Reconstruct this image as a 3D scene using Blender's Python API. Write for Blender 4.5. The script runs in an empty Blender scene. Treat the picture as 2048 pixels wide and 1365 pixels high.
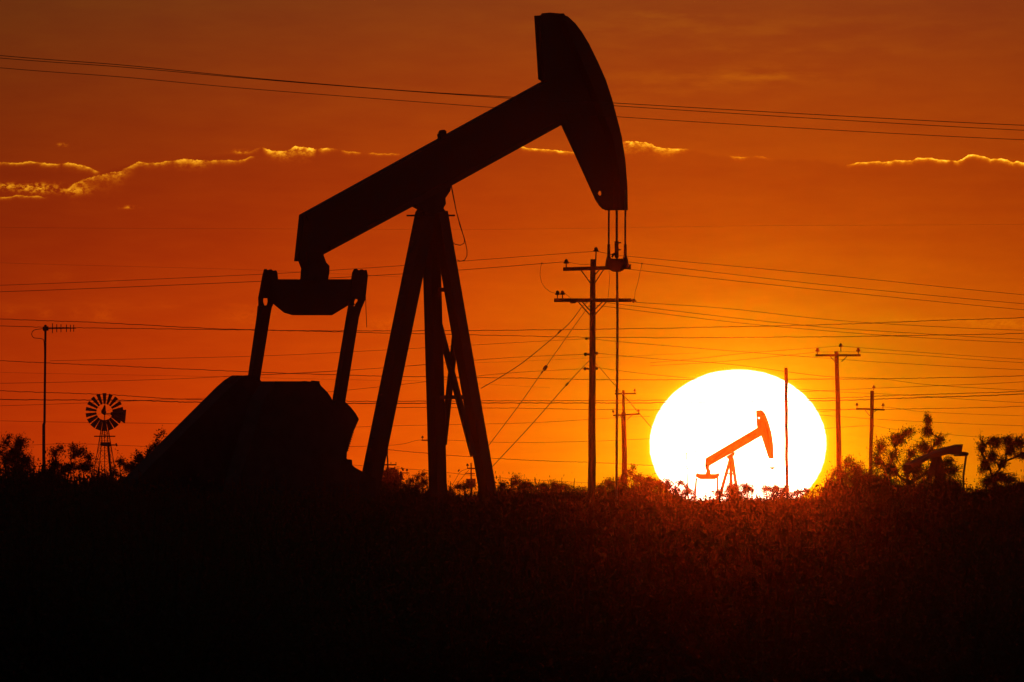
import bpy, math, random
import numpy as np
from mathutils import Vector, Matrix

S = bpy.context.scene
COL = S.collection
# ------------------------------------------------------------------ camera
F = 37842.0          # long telephoto: focal length in photo pixels (2048 wide)
HZ = 1000.0          # photo row of the true horizon
EYE = 2.5            # eye height, metres
cam_data = bpy.data.cameras.new('camera')
cam = bpy.data.objects.new('camera', cam_data)
COL.objects.link(cam)
cam.location = (0, 0, EYE)
cam.rotation_euler = (math.radians(90), 0, 0)
cam_data.sensor_width = 36.0
cam_data.lens = 36.0 * F / 2048.0
cam_data.shift_y = (HZ - 682.5) / 2048.0
cam_data.clip_start = 1.0
cam_data.clip_end = 20000.0
S.camera = cam
S.view_settings.view_transform = 'Standard'
S.view_settings.look = 'None'
S.view_settings.exposure = 0.0
S.view_settings.gamma = 1.0
S.cycles.use_adaptive_sampling = False
S.cycles.use_denoising = True
S.cycles.denoising_input_passes = 'RGB_ALBEDO_NORMAL'
S.cycles.volume_bounces = 0
S.cycles.max_bounces = 4
S.cycles.transparent_max_bounces = 8

def at(px, py, D):
    return Vector(((px - 1024.0) / F * D, D, EYE - (py - HZ) / F * D))

# ------------------------------------------------------------------ sun + sky
SUN_PX, SUN_PY, SUN_A, SUN_B = 1476.0, 889.0, 176.0, 149.0
SUN_E = 0.0072
HAZE_D, HAZE_G = 6.0e-5, 0.9969
sun_dir = Vector(((SUN_PX - 1024) / F, 1.0, (HZ - SUN_PY) / F)).normalized()
sl = bpy.data.lights.new('sun_lamp', 'SUN')
sl.energy = SUN_E
sl.angle = math.radians(0.5)
sl.color = (1.0, 0.10, 0.003)
so = bpy.data.objects.new('sun_lamp', sl)
so.rotation_euler = sun_dir.to_track_quat('Z', 'Y').to_euler()
so.location = (0, 0, 60)
COL.objects.link(so)

KR = [-0.445, -0.7183, -0.4017, 0.0804, -0.2619, 0.1396, -0.4162, 0.835]
KG = [-2.7065, -1.9107, 1.2034, 0.5256, -0.195, -0.471, 1.625, 0.8916]
KB = [-6.5, 0.1, 1.5, -0.2, -0.2, 0.3, 0.3, -0.6]

W = bpy.data.worlds.new('World')
S.world = W
W.use_nodes = True
wt = W.node_tree
wt.nodes.clear()

class NT:
    """small helper that writes shader arithmetic as nodes"""
    def __init__(self, nt): self.nt = nt
    def n(self, t): return self.nt.nodes.new(t)
    def put(self, sock, v):
        if isinstance(v, (int, float)): sock.default_value = v
        else: self.nt.links.new(v, sock)
    def m(self, op, a, b=None, c=None, clamp=False):
        x = self.n('ShaderNodeMath'); x.operation = op; x.use_clamp = clamp
        self.put(x.inputs[0], a)
        if b is not None: self.put(x.inputs[1], b)
        if c is not None: self.put(x.inputs[2], c)
        return x.outputs[0]
    def add(self, a, b): return self.m('ADD', a, b)
    def sub(self, a, b): return self.m('SUBTRACT', a, b)
    def mul(self, a, b): return self.m('MULTIPLY', a, b)
    def div(self, a, b): return self.m('DIVIDE', a, b)
    def mad(self, a, b, c): return self.m('MULTIPLY_ADD', a, b, c)
    def clampr(self, a, lo, hi): return self.m('MINIMUM', self.m('MAXIMUM', a, lo), hi)
    def exp(self, a): return self.m('EXPONENT', a)
    def smooth(self, a, lo, hi):
        x = self.n('ShaderNodeMapRange'); x.interpolation_type = 'SMOOTHSTEP'
        self.put(x.inputs['Value'], a)
        self.put(x.inputs['From Min'], lo); self.put(x.inputs['From Max'], hi)
        return x.outputs['Result']
    def vec(self, x, y, z):
        c = self.n('ShaderNodeCombineXYZ')
        self.put(c.inputs[0], x); self.put(c.inputs[1], y); self.put(c.inputs[2], z)
        return c.outputs[0]
    def noise(self, v, scale, detail=3, rough=0.55):
        x = self.n('ShaderNodeTexNoise'); x.noise_dimensions = '3D'
        self.put(x.inputs['Vector'], v)
        x.inputs['Scale'].default_value = scale
        x.inputs['Detail'].default_value = detail
        x.inputs['Roughness'].default_value = rough
        return x.outputs['Fac']
    def curve(self, t, pts, x0, x1, y0, y1):
        """piecewise linear function through pts, t in the units of pts"""
        c = self.n('ShaderNodeFloatCurve')
        cm = c.mapping
        cm.use_clip = True
        cu = cm.curves[0]
        P = [((a - x0) / (x1 - x0), (b - y0) / (y1 - y0)) for a, b in pts]
        cu.points[0].location = P[0]; cu.points[1].location = P[-1]
        for p in P[1:-1]: cu.points.new(*p)
        for p in cu.points: p.handle_type = 'VECTOR'
        cm.update()
        self.put(c.inputs['Value'], self.m('DIVIDE', self.sub(t, x0), x1 - x0, clamp=True))
        return self.mad(c.outputs[0], y1 - y0, y0)

N = NT(wt)
tc = N.n('ShaderNodeTexCoord')
sx = N.n('ShaderNodeSeparateXYZ')
wt.links.new(tc.outputs['Generated'], sx.inputs[0])
yy = N.m('MAXIMUM', sx.outputs[1], 1e-4)
# sky azimuth and elevation, in steps of 1/F radian
AZ = N.mad(N.div(sx.outputs[0], yy), F, 1024.0)
EL = N.mad(N.div(sx.outputs[2], yy), -F, HZ)
u = N.clampr(N.mad(AZ, 1 / 1024.0, -1.0), -1.4, 1.4)
v = N.clampr(N.mad(EL, -1 / 1000.0, 1.0), -0.05, 1.2)
dx = N.mad(AZ, 1 / SUN_A, -SUN_PX / SUN_A)
dy = N.mad(EL, 1 / SUN_B, -SUN_PY / SUN_B)
r2 = N.add(N.mul(dx, dx), N.mul(dy, dy))
g1 = N.div(1.0, N.mad(r2, 1 / 2.25, 1.0))
g2 = N.div(1.0, N.mad(r2, 1 / 16.0, 1.0))
terms = [v, N.mul(v, v), u, N.mul(u, u), N.mul(u, v), g1, g2]
def chan(K):
    s = K[0]
    for t, k in zip(terms, K[1:]): s = N.mad(t, k, s)
    return N.exp(s)
cr, cg, cb = chan(KR), chan(KG), chan(KB)
# the glow round the sun is made by the haze; the clear sky behind it is that much dimmer
near = N.mul(N.m('POWER', N.mad(r2, 1 / 1.44, 1.0), -1.5), N.m('MINIMUM', N.div(0.3, N.m('MAXIMUM', v, 0.05)), 1.0))
cr = N.m('MAXIMUM', N.mad(near, -3.1, cr), 0.15)

# --- clouds: thin sunlit rims along the top of a low bank, dim puffs, high wisps
P2 = N.vec(AZ, EL, 0.0)
def nz(sx_, sy_, scale, detail=4, rough=0.6, off=0.0):
    return N.noise(N.vec(N.mad(AZ, sx_, off), N.mul(EL, sy_), off), scale, detail, rough)
n_edge = N.sub(nz(1.0, 0.6, 0.045, 4, 0.65, 3.0), 0.5)
n_fine = N.sub(nz(1.0, 1.0, 0.16, 3, 0.7, 9.0), 0.5)
n_tex = nz(1.0, 1.6, 0.085, 5, 0.7, 17.0)
n_glint = nz(1.0, 1.3, 0.06, 3, 0.6, 51.0)
n_str = nz(0.35, 1.7, 0.02, 4, 0.6, 31.0)
wob = N.add(N.mul(n_edge, 15.0), N.mul(n_fine, 11.0))
X0, X1 = -400.0, 2448.0
def rim(edge, bright, thick, soft=2.0):
    e = N.curve(AZ, edge, X0, X1, 240.0, 440.0)
    b = N.curve(AZ, bright, X0, X1, 0.0, 1.0)
    t = N.mul(N.curve(AZ, thick, X0, X1, 0.5, 30.0), 0.72)
    d = N.sub(EL, N.add(e, N.mul(wob, N.m('MINIMUM', N.mad(t, 0.05, 0.28), 1.0))))
    up = N.smooth(d, -soft, soft * 0.4)
    down = N.exp(N.mul(N.div(N.m('MAXIMUM', d, 0.0), t), -1.0))
    tex = N.smooth(n_tex, 0.30, 0.62)
    tex = N.add(N.mul(tex, N.m('MINIMUM', N.mul(t, 0.12), 0.9)), N.sub(1.0, N.m('MINIMUM', N.mul(t, 0.12), 0.9)))
    tex = N.mul(tex, N.mad(N.smooth(n_glint, 0.36, 0.62), 0.6, 0.4))
    return N.mul(N.mul(up, down), N.mul(b, tex)), e
def seg(*runs):
    """brightness runs (x0, x1, value) -> curve points that are 0 between them"""
    pts = [(X0, 0.0)]
    for a, b, val in runs: pts += [(a - 6, 0.0), (a + 2, val), (b - 2, val), (b + 6, 0.0)]
    return pts + [(X1, 0.0)]
upper = [(X0, 322), (0, 326), (30, 327), (60, 324), (110, 330), (125, 328), (140, 325), (155, 331), (170, 333), (185, 338), (197, 347),
         (240, 330), (466, 305), (500, 304), (525, 294), (535, 300), (560, 305), (575, 303), (590, 293), (610, 296), (630, 299), (668, 298),
         (700, 305), (795, 309), (900, 300), (1037, 292), (1060, 298), (1085, 300), (1110, 301), (1146, 305), (1200, 290), (1250, 284), (1300, 287), (1318, 298),
         (1335, 298), (1375, 299), (1470, 314), (1490, 316), (1520, 312), (1540, 318), (1640, 318), (1690, 332), (1700, 330), (1720, 326), (1755, 324), (1780, 325),
         (1790, 321), (1825, 323), (1835, 317), (1860, 317), (1875, 320), (1922, 324), (1932, 311), (1945, 310), (1970, 314), (1980, 320),
         (2010, 318), (2025, 326), (2035, 322), (2048, 327), (X1, 330)]
ub = seg((-390, 120, 0.40), (128, 194, 0.48), (470, 518, 0.18), (526, 628, 0.8), (642, 664, 0.6), (692, 714, 0.5), (742, 795, 0.3), (1037, 1146, 0.75), (1215, 1302, 0.7),
         (1312, 1366, 0.7), (1470, 1488, 0.5), (1516, 1532, 0.2), (1704, 1815, 0.85), (1825, 1898, 0.8), (1912, 2420, 0.9))
ut = [(X0, 3), (60, 3), (130, 6), (160, 6), (196, 4), (500, 3), (540, 6), (585, 12), (620, 10), (660, 3), (800, 2), (1040, 3), (1146, 3), (1230, 14), (1290, 10), (1330, 9),
      (1375, 4), (1500, 3), (1700, 2.2), (1790, 4), (1840, 4), (1920, 3.5), (1950, 3.5), (2048, 4.5), (X1, 4)]
lower = [(X0, 396), (0, 395), (20, 396), (35, 391), (60, 395), (75, 391), (90, 396), (135, 378), (150, 366), (170, 358), (200, 352), (240, 344), (262, 332), (275, 325),
         (300, 327), (345, 323), (370, 319), (410, 322), (460, 322), (485, 323), (495, 316), (502, 313), (700, 330), (X1, 330)]
lb = seg((-390, 86, 0.30), (140, 200, 0.34), (212, 345, 0.42), (352, 412, 0.52), (420, 500, 0.40))
lt = [(X0, 3), (90, 3), (130, 12), (150, 15), (230, 16), (265, 9), (280, 5), (330, 5), (360, 9), (405, 10), (430, 5), (500, 3), (X1, 3)]
r_up, e_up = rim(upper, ub, ut)
r_lo, _ = rim(lower, lb, lt)
def puff(cx, cy, rx, ry, amp, lo=0.40, hi=0.66):
    ax = N.mad(AZ, 1 / rx, -cx / rx); ay = N.mad(EL, 1 / ry, -cy / ry)
    q = N.exp(N.mul(N.add(N.mul(ax, ax), N.mul(ay, ay)), -1.0))
    return N.mul(N.mul(q, amp), N.smooth(n_tex, lo, hi))
def sheet(cx, cy, rx, ry, amp):
    ax = N.mad(AZ, 1 / rx, -cx / rx); ay = N.mad(EL, 1 / ry, -cy / ry)
    q = N.exp(N.mul(N.add(N.mul(ax, ax), N.mul(ay, ay)), -1.0))
    return N.mul(N.mul(q, amp), N.smooth(n_str, 0.38, 0.68))
rims = N.add(r_up, r_lo)
for p in ((72, 377, 42, 9, 0.34), (10, 373, 20, 6, 0.2), (150, 381, 28, 7, 0.25), (125, 290, 9, 3, 0.3), (258, 415, 16, 3, 0.22), (40, 372, 60, 5, 0.1),
          (480, 304, 18, 4, 0.16)):
    rims = N.add(rims, puff(*p))
soft = 0.0
for p in ((20, 623, 16, 9, 0.12), (90, 627, 16, 10, 0.14), (152, 627, 14, 9, 0.12), (205, 631, 24, 14, 0.16), (505, 632, 60, 18, 0.12), (125, 552, 18, 9, 0.08),
          (230, 563, 14, 6, 0.07), (770, 650, 60, 14, 0.10), (2000, 648, 60, 9, 0.16), (1900, 640, 120, 5, 0.10)):
    soft = N.add(soft, puff(p[0], p[1], p[2], p[3], p[4] * 1.5, 0.32, 0.62))
for p in ((1490, 152, 170, 17, 0.20), (1590, 145, 60, 9, 0.10), (1500, 55, 420, 22, 0.07), (1330, 175, 160, 16, 0.08), (250, 612, 420, 8, 0.07), (1560, 100, 300, 12, 0.06), (1330, 30, 90, 10, 0.10)):
    soft = N.add(soft, sheet(p[0], p[1], p[2], p[3], p[4] * 1.6))
# the bank itself is a shade darker than the clear strip above it, most just under its rim
bank = N.mul(N.smooth(N.sub(EL, N.add(e_up, N.mul(n_edge, 14.0))), -2.0, 8.0), N.sub(1.0, N.smooth(EL, 440.0, 630.0)))
mott = N.mad(N.sub(n_str, 0.5), 0.24, 1.0)
mott = N.mul(mott, N.mad(bank, -0.10, 1.0))
cr = N.add(N.mul(cr, N.mul(mott, N.mad(soft, 0.9, 1.0))), N.mul(rims, 2.1))
cg = N.add(N.mul(cg, N.mul(N.mul(mott, mott), N.mad(soft, 2.2, 1.0))), N.mul(N.m('POWER', rims, 1.3), 1.45))
cb = N.add(cb, N.mul(N.m('POWER', rims, 2.4), 0.16))
# --- the sun: a disc flattened by refraction, its edge torn a little by the air
wav = N.add(N.mul(N.sub(N.noise(N.vec(N.mul(AZ, 0.4), EL, 5.0), 0.075, 2, 0.5), 0.5), 0.022), N.mul(n_fine, 0.006))
disc = N.sub(1.0, N.smooth(N.add(N.m('SQRT', r2), wav), 0.980, 1.012))
aure = N.mul(N.exp(N.mul(N.m('MAXIMUM', N.sub(N.m('SQRT', r2), 1.0), 0.0), -22.0)), N.sub(1.0, disc))
cr = N.mad(aure, 0.25, cr); cg = N.mad(aure, 0.26, cg)
cr = N.mad(disc, 7.0, cr); cg = N.mad(disc, 4.6, cg); cb = N.mad(disc, 3.4, cb)
cc = N.n('ShaderNodeCombineColor')
for i, c in enumerate((cr, cg, cb)): wt.links.new(c, cc.inputs[i])
sky = N.n('ShaderNodeTexSky')
sky.sky_type = 'NISHITA'
sky.sun_disc = False
sky.sun_elevation = math.asin(sun_dir.z)
sky.sun_rotation = math.atan2(sun_dir.x, sun_dir.y)
sky.dust_density = 4.0
bg_low = N.n('ShaderNodeBackground'); wt.links.new(cc.outputs[0], bg_low.inputs[0])
bg_high = N.n('ShaderNodeBackground'); wt.links.new(sky.outputs[0], bg_high.inputs[0]); bg_high.inputs[1].default_value = 0.05
mx = N.n('ShaderNodeMixShader')
up = N.m('MAXIMUM', N.smooth(sx.outputs[2], 0.03, 0.16), N.smooth(sx.outputs[1], 0.9, 0.6))
wt.links.new(up, mx.inputs[0]); wt.links.new(bg_low.outputs[0], mx.inputs[1]); wt.links.new(bg_high.outputs[0], mx.inputs[2])
wo = N.n('ShaderNodeOutputWorld'); wt.links.new(mx.outputs[0], wo.inputs[0])
W.cycles.sampling_method = 'MANUAL'
W.cycles.sample_map_resolution = 4096

# ------------------------------------------------------------------ materials
def mat(name, base, rough=0.7, metal=0.0, var=0.35, scale=4.0, stretch=(1, 1, 1), second=None):
    m = bpy.data.materials.new(name); m.use_nodes = True
    nt = m.node_tree; b = nt.nodes['Principled BSDF']; h = NT(nt)
    tcn = nt.nodes.new('ShaderNodeTexCoord'); mp = nt.nodes.new('ShaderNodeMapping')
    mp.inputs['Scale'].default_value = stretch
    nt.links.new(tcn.outputs['Object'], mp.inputs[0])
    f = h.noise(mp.outputs[0], scale, 5, 0.6)
    rp = nt.nodes.new('ShaderNodeValToRGB')
    second = second or tuple(c * (1 - var) for c in base)
    rp.color_ramp.elements[0].color = (*second, 1); rp.color_ramp.elements[0].position = 0.35
    rp.color_ramp.elements[1].color = (*base, 1); rp.color_ramp.elements[1].position = 0.65
    nt.links.new(f, rp.inputs[0]); nt.links.new(rp.outputs[0], b.inputs['Base Color'])
    b.inputs['Roughness'].default_value = rough; b.inputs['Metallic'].default_value = metal
    bp = nt.nodes.new('ShaderNodeBump'); bp.inputs['Strength'].default_value = 0.25; bp.inputs['Distance'].default_value = 0.01
    nt.links.new(f, bp.inputs['Height']); nt.links.new(bp.outputs[0], b.inputs['Normal'])
    return m
M = {
 'steel': mat('painted_steel', (0.055, 0.05, 0.045), 0.75, 0.0, 0.3, 2.5, second=(0.07, 0.035, 0.02)),
 'cast': mat('cast_iron', (0.05, 0.045, 0.04), 0.8, 0.0, 0.4, 3.0),
 'bright': mat('worn_steel', (0.18, 0.16, 0.14), 0.5, 0.8, 0.4, 8.0),
 'wood': mat('creosoted_wood', (0.07, 0.045, 0.03), 0.9, 0.0, 0.5, 5.0, (6, 6, 0.5)),
 'glass': mat('brown_porcelain', (0.06, 0.03, 0.02), 0.45, 0.0, 0.2, 10.0),
 'wire': mat('weathered_conductor', (0.09, 0.085, 0.08), 0.7, 0.3, 0.3, 20.0),
 'zinc': mat('galvanised_steel', (0.14, 0.14, 0.14), 0.65, 0.4, 0.4, 6.0),
 'bark': mat('bark', (0.06, 0.045, 0.035), 0.95, 0.0, 0.5, 8.0),
 'concrete': mat('concrete', (0.25, 0.23, 0.2), 0.9, 0.0, 0.3, 3.0),
 'soil': mat('dry_soil', (0.09, 0.06, 0.04), 1.0, 0.0, 0.5, 0.7),
}
def leafmat(name, base):
    m = mat(name, base, 0.85, 0.0, 0.5, 1.5)
    nt = m.node_tree; b = nt.nodes['Principled BSDF']; out = [n for n in nt.nodes if n.type == 'OUTPUT_MATERIAL'][0]
    t = nt.nodes.new('ShaderNodeBsdfTranslucent'); t.inputs[0].default_value = (base[0] * 2.2, base[1] * 1.2, base[2] * 0.6, 1)
    mxs = nt.nodes.new('ShaderNodeMixShader'); mxs.inputs[0].default_value = 0.35
    nt.links.new(b.outputs[0], mxs.inputs[1]); nt.links.new(t.outputs[0], mxs.inputs[2]); nt.links.new(mxs.outputs[0], out.inputs[0])
    return m
M['leaf'] = leafmat('mesquite_leaf', (0.06, 0.065, 0.03))
M['leaf_dry'] = leafmat('dry_leaf', (0.09, 0.06, 0.03))

# ------------------------------------------------------------------ mesh builder
class MB:
    def __init__(self): self.v = []; self.f = []
    def prism(self, pts, off):
        """closed polygon of points, thickened by +-off"""
        n = len(pts); k = len(self.v)
        self.v += [p + off for p in pts] + [p - off for p in pts]
        self.f.append(tuple(range(k, k + n))); self.f.append(tuple(range(k + 2 * n - 1, k + n - 1, -1)))
        for i in range(n):
            j = (i + 1) % n
            self.f.append((k + i, k + n + i, k + n + j, k + j))
        return self
    def bar(self, a, b, w, h=None, side=None):
        """box-section bar from a to b; w across, h along `side`"""
        h = h or w; d = (b - a).normalized()
        s = (side or Vector((0, 1, 0))); s = (s - d * s.dot(d))
        if s.length < 1e-4: s = d.orthogonal()
        s.normalize(); t = d.cross(s)
        q = [t * w / 2 + s * h / 2, -t * w / 2 + s * h / 2, -t * w / 2 - s * h / 2, t * w / 2 - s * h / 2]
        k = len(self.v)
        self.v += [a + x for x in q] + [b + x for x in q]
        self.f += [(k, k + 1, k + 2, k + 3), (k + 7, k + 6, k + 5, k + 4)] + [(k + i, k + 4 + i, k + 4 + (i + 1) % 4, k + (i + 1) % 4) for i in range(4)]
        return self
    def tube(self, pts, r, n=6):
        rs = r if isinstance(r, (list, tuple)) else [r] * len(pts)
        k0 = len(self.v)
        ref = None
        for i, p in enumerate(pts):
            d = (pts[min(i + 1, len(pts) - 1)] - pts[max(i - 1, 0)])
            d = d.normalized() if d.length > 1e-9 else Vector((0, 0, 1))
            if ref is None: ref = d.orthogonal().normalized()
            s = ref - d * ref.dot(d)
            s = s.normalized() if s.length > 1e-5 else d.orthogonal().normalized()
            ref = s; t = d.cross(s)
            for j in range(n):
                a = 2 * math.pi * j / n
                self.v.append(p + (s * math.cos(a) + t * math.sin(a)) * rs[i])
        for i in range(len(pts) - 1):
            for j in range(n):
                a = k0 + i * n + j; b = k0 + i * n + (j + 1) % n
                self.f.append((a, b, b + n, a + n))
        self.f.append(tuple(range(k0 + n - 1, k0 - 1, -1)))
        e = k0 + (len(pts) - 1) * n
        self.f.append(tuple(range(e, e + n)))
        return self
    def lathe(self, base, axis, prof, n=10):
        axis = axis.normalized()
        return self.tube([base + axis * h for h, _ in prof], [max(r, 1e-4) for _, r in prof], n)
    def quad(self, c, a, b):
        k = len(self.v); self.v += [c - a - b, c + a - b, c + a + b, c - a + b]; self.f.append((k, k + 1, k + 2, k + 3))
    def build(self, name, m, parent=None, smooth=False):
        o0 = Vector((0, 0, 0)); p = parent
        while p is not None: o0 += p.location; p = p.parent
        me = bpy.data.meshes.new(name)
        me.from_pydata([tuple(x - o0) for x in self.v], [], self.f); me.update()
        me.materials.append(m)
        o = bpy.data.objects.new(name, me); COL.objects.link(o)
        if parent is not None: o.parent = parent
        if smooth:
            for p in me.polygons: p.use_smooth = True
        return o
def tag(o, label, cat, group=None):
    o['label'] = label; o['category'] = cat
    if group: o['group'] = group
    return o
def thing(name, loc, label, cat, group=None):
    o = bpy.data.objects.new(name, None); COL.objects.link(o); o.location = loc
    o.empty_display_size = 0.2
    return tag(o, label, cat, group)
def single(mb, name, m, loc, label, cat, group=None, smooth=False):
    """a thing that is one mesh, its origin at loc"""
    me = bpy.data.meshes.new(name)
    me.from_pydata([tuple(x - loc) for x in mb.v], [], mb.f); me.update(); me.materials.append(m)
    o = bpy.data.objects.new(name, me); COL.objects.link(o); o.location = loc
    return tag(o, label, cat, group)
def ground(px, D):
    return Vector(((px - 1024.0) / F * D, D, 0.0))

# a plane that stands in the scene; outlines are read on it where the line of sight meets it
class Plane:
    def __init__(self, p0, n): self.p0 = p0; self.n = n.normalized()
    def P(self, px, py, c=0.0):
        d = Vector(((px - 1024.0) / F, 1.0, -(py - HZ) / F))
        D = (self.n.dot(self.p0) + c - self.n.dot(Vector((0, 0, EYE)))) / self.n.dot(d)
        return Vector((0, 0, EYE)) + d * D
    def slab(self, mb, poly, c, t):
        """plate of thickness t whose seen outline, thickness included, is poly"""
        w = abs(self.n.x) * t * F / self.p0.y
        q = erode(poly, w / 2)
        return mb.prism([self.P(x, y, c) for x, y in q], self.n * t / 2)
def erode(poly, h):
    n = len(poly)
    area = sum(poly[i][0] * poly[(i + 1) % n][1] - poly[(i + 1) % n][0] * poly[i][1] for i in range(n))
    sg = 1 if area > 0 else -1
    E = []
    for i in range(n):
        (x0, y0), (x1, y1) = poly[i], poly[(i + 1) % n]
        nx = (y1 - y0) * sg
        L = math.hypot(x1 - x0, y1 - y0) + 1e-9
        s = 0.0 if abs(nx) / L < 0.02 else (1.0 if nx > 0 else -1.0)
        E.append((x0 - s * h, y0, x1 - s * h, y1))
    out = []
    for i in range(n):
        a = E[i - 1]; b = E[i]
        d1 = (a[2] - a[0], a[3] - a[1]); d2 = (b[2] - b[0], b[3] - b[1])
        den = d1[0] * d2[1] - d1[1] * d2[0]
        if abs(den) < 0.08 * math.hypot(*d1) * math.hypot(*d2):
            out.append(((a[2] + b[0]) / 2, (a[3] + b[1]) / 2)); continue
        t = ((b[0] - a[0]) * d2[1] - (b[1] - a[1]) * d2[0]) / den
        out.append((a[0] + d1[0] * t, a[1] + d1[1] * t))
    return out
PSI = math.radians(45)

# ------------------------------------------------------------------ ground
g = MB(); k = 60
for j in range(k + 1):
    for i in range(25):
        g.v.append(Vector((-380 + 760 * i / 24, -20 + 2260 * (j / k), 0)))
for j in range(k):
    for i in range(24):
        a = j * 25 + i; g.f.append((a, a + 1, a + 26, a + 25))
go = g.build('ground', M['soil']); go['kind'] = 'structure'

# ------------------------------------------------------------------ the big pumpjack
def pumpjack():
    D = 400.0
    O = ground(880, D)
    root = thing('pumpjack', O, 'large black pumpjack in the foreground with its horse head raised high', 'pumpjack')
    b = Vector((math.cos(PSI), math.sin(PSI), 0)); n = Vector((math.sin(PSI), -math.cos(PSI), 0))
    A = Plane(O, n); ppm = F / D
    # walking beam: web, flanges and end plate
    m = MB()
    A.slab(m, [(598, 430), (1083, 163), (1125, 248), (905, 371), (648, 509), (640, 524), (588, 523)], 0, 0.10)
    A.slab(m, [(598, 430), (1100, 154), (1108, 171), (606, 448)], 0, 0.22)
    A.slab(m, [(646, 492), (1118, 234), (1126, 249), (905, 371), (648, 509)], 0, 0.22)
    A.slab(m, [(598, 430), (620, 418), (611, 523), (588, 523)], 0, 0.16)
    beam = m.build('walking_beam', M['steel'], root)
    m = MB(); A.slab(m, [(874, 270), (879, 261), (888, 259), (893, 263), (893, 268), (897, 271), (890, 275), (876, 281)], 0, 0.08); m.build('bearing_cap', M['cast'], root)
    # horse head: web plate with a hole, curved face plate, back stiffener
    out = [(1069, 32), (1082, 31), (1084, 27), (1100, 25.5), (1122, 27.5), (1136, 34), (1150, 47), (1163, 64), (1178, 89), (1195, 124), (1211, 160), (1224, 200), (1233, 235), (1237, 250), (1243, 275), (1250, 320), (1254, 370), (1255, 421),
           (1213, 421), (1205, 418), (1199, 412), (1191, 400), (1158, 326), (1122, 249), (1090, 200), (1082, 162), (1077, 159)]
    hole = [(1199.5 + 3.6 * math.cos(t), 387 + 5.2 * math.sin(t)) for t in [math.radians(180 + 30 * i) for i in range(12)]]
    # plate outline with the hole joined to its rear edge by a hairline slit
    k = out.index((1191, 400))
    web = out[:k + 1] + [(1186.4, 389)] + [(hole[0][0], 387.3)] + hole[:0:-1] + [(hole[0][0], 386.9)] + [(1185.6, 387)] + out[k + 1:]
    m = MB(); m.prism([A.P(x, y) for x, y in web], n * 0.012); head = m.build('horse_head', M['steel'], root)
    face = out[4:18] + [(1210, 421), (1212, 370), (1207, 320), (1197, 275), (1181, 235), (1160, 180), (1135, 120), (1112, 70), (1100, 27)]
    m = MB(); A.slab(m, face, 0, 0.42); m.build('face_plate', M['steel'], head)
    m = MB(); A.slab(m, [(1069, 32), (1092, 31), (1106, 172), (1078, 160)], 0, 0.16); m.build('stiffener', M['steel'], head)
    m = MB(); A.slab(m, [(1122, 249), (1131, 249), (1164, 320), (1192.5, 384), (1200, 402), (1210, 413), (1213, 421), (1205, 418), (1197, 410), (1190, 399)], 0, 0.035); m.build('stiffener', M['steel'], head)
    # bridle, carrier bar and polished rod
    for c, x in ((-0.24, 1217.5), (0.24, 1250.5)):
        m = MB(); m.tube([A.P(x + 0.8, 380, c), A.P(x, 455, c), A.P(x, 500, c)], 0.021, 8); bc = m.build('bridle_cable', M['bright'], root)
        m = MB(); p = [A.P(x, y, c) for y in (489, 512, 520, 530, 536)]; m.tube(p, [0.032, 0.034, 0.06, 0.078, 0.07], 10); m.build('socket', M['cast'], bc)
    m = MB()
    m.tube([A.P(1233.5, 390), A.P(1233.5, 485)], 0.026, 8)
    m.tube([A.P(1233.5, 480), A.P(1235, 640), A.P(1233, 985), A.P(1233, 1225)], [0.022, 0.028, 0.026, 0.026], 8); m.build('polished_rod', M['bright'], root)
    m = MB()
    m.bar(A.P(1233, 483), A.P(1233.5, 516), 0.085); m.bar(A.P(1225, 510), A.P(1234, 506), 0.05); m.bar(A.P(1234, 500), A.P(1241, 500), 0.03); m.bar(A.P(1234, 486), A.P(1241, 486), 0.03); m.bar(A.P(1224, 514), A.P(1230, 508), 0.04)
    m.build('rod_clamp', M['cast'], root)
    m = MB()
    Bp = Plane(A.P(1233, 528), b)
    Bp.slab(m, [(1211, 527), (1216, 518), (1222, 516), (1227, 518), (1242, 518), (1247, 515), (1253, 518), (1258, 529), (1252, 531), (1247, 541), (1241, 544), (1226, 544), (1219, 540), (1212, 531)], 0, 0.12)
    m.bar(A.P(1250, 531), A.P(1262, 530), 0.02)
    m.build('carrier_bar', M['cast'], root)
    # saddle bearing
    m = MB(); A.slab(m, [(820, 405), (905, 360), (907, 369), (902, 373), (901, 382), (891, 397), (892, 408), (887, 417), (895, 427), (897, 433), (831, 433), (831, 425), (834, 419), (822, 413)], 0, 0.20)
    m.bar(A.P(823, 431.5), A.P(900, 431.5), 0.035, 0.3, n)
    m.build('saddle_bearing', M['cast'], root)
    # Samson post
    def leg(top, bot, ct, cb, w):
        bt = A.P(bot[0], bot[1], cb)
        while bt.z > -0.1: bot = (bot[0] + (bot[0] - top[0]) / (bot[1] - top[1]) * 4, bot[1] + 4); bt = A.P(bot[0], bot[1], cb)
        MB_ = MB(); tp = A.P(top[0], top[1], ct)
        MB_.bar(tp, bt, w, w * 0.9, n)
        return MB_.build('post_leg', M['steel'], root)
    leg((851, 428), (741.6, 962), 0, 0, 0.325)
    leg((861, 430), (876, 985), -0.12, -0.62, 0.285)
    leg((878.5, 425), (976, 985), 0.12, 0.62, 0.275)
    for y0, y1, xs in ((580, 580, (868, 905)), (795, 795, (874, 940))):
        m = MB(); m.bar(A.P(xs[0], y0, -0.3), A.P(xs[1], y1, 0.36), 0.085); m.build('cross_member', M['steel'], root)
    for a, c in (((876, 640, -0.3), (947, 912, 0.5)), ((914, 640, 0.3), (887, 890, -0.55))):
        m = MB(); m.bar(A.P(*a), A.P(*c), 0.125, 0.08, n); m.build('cross_brace', M['steel'], root)
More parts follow.
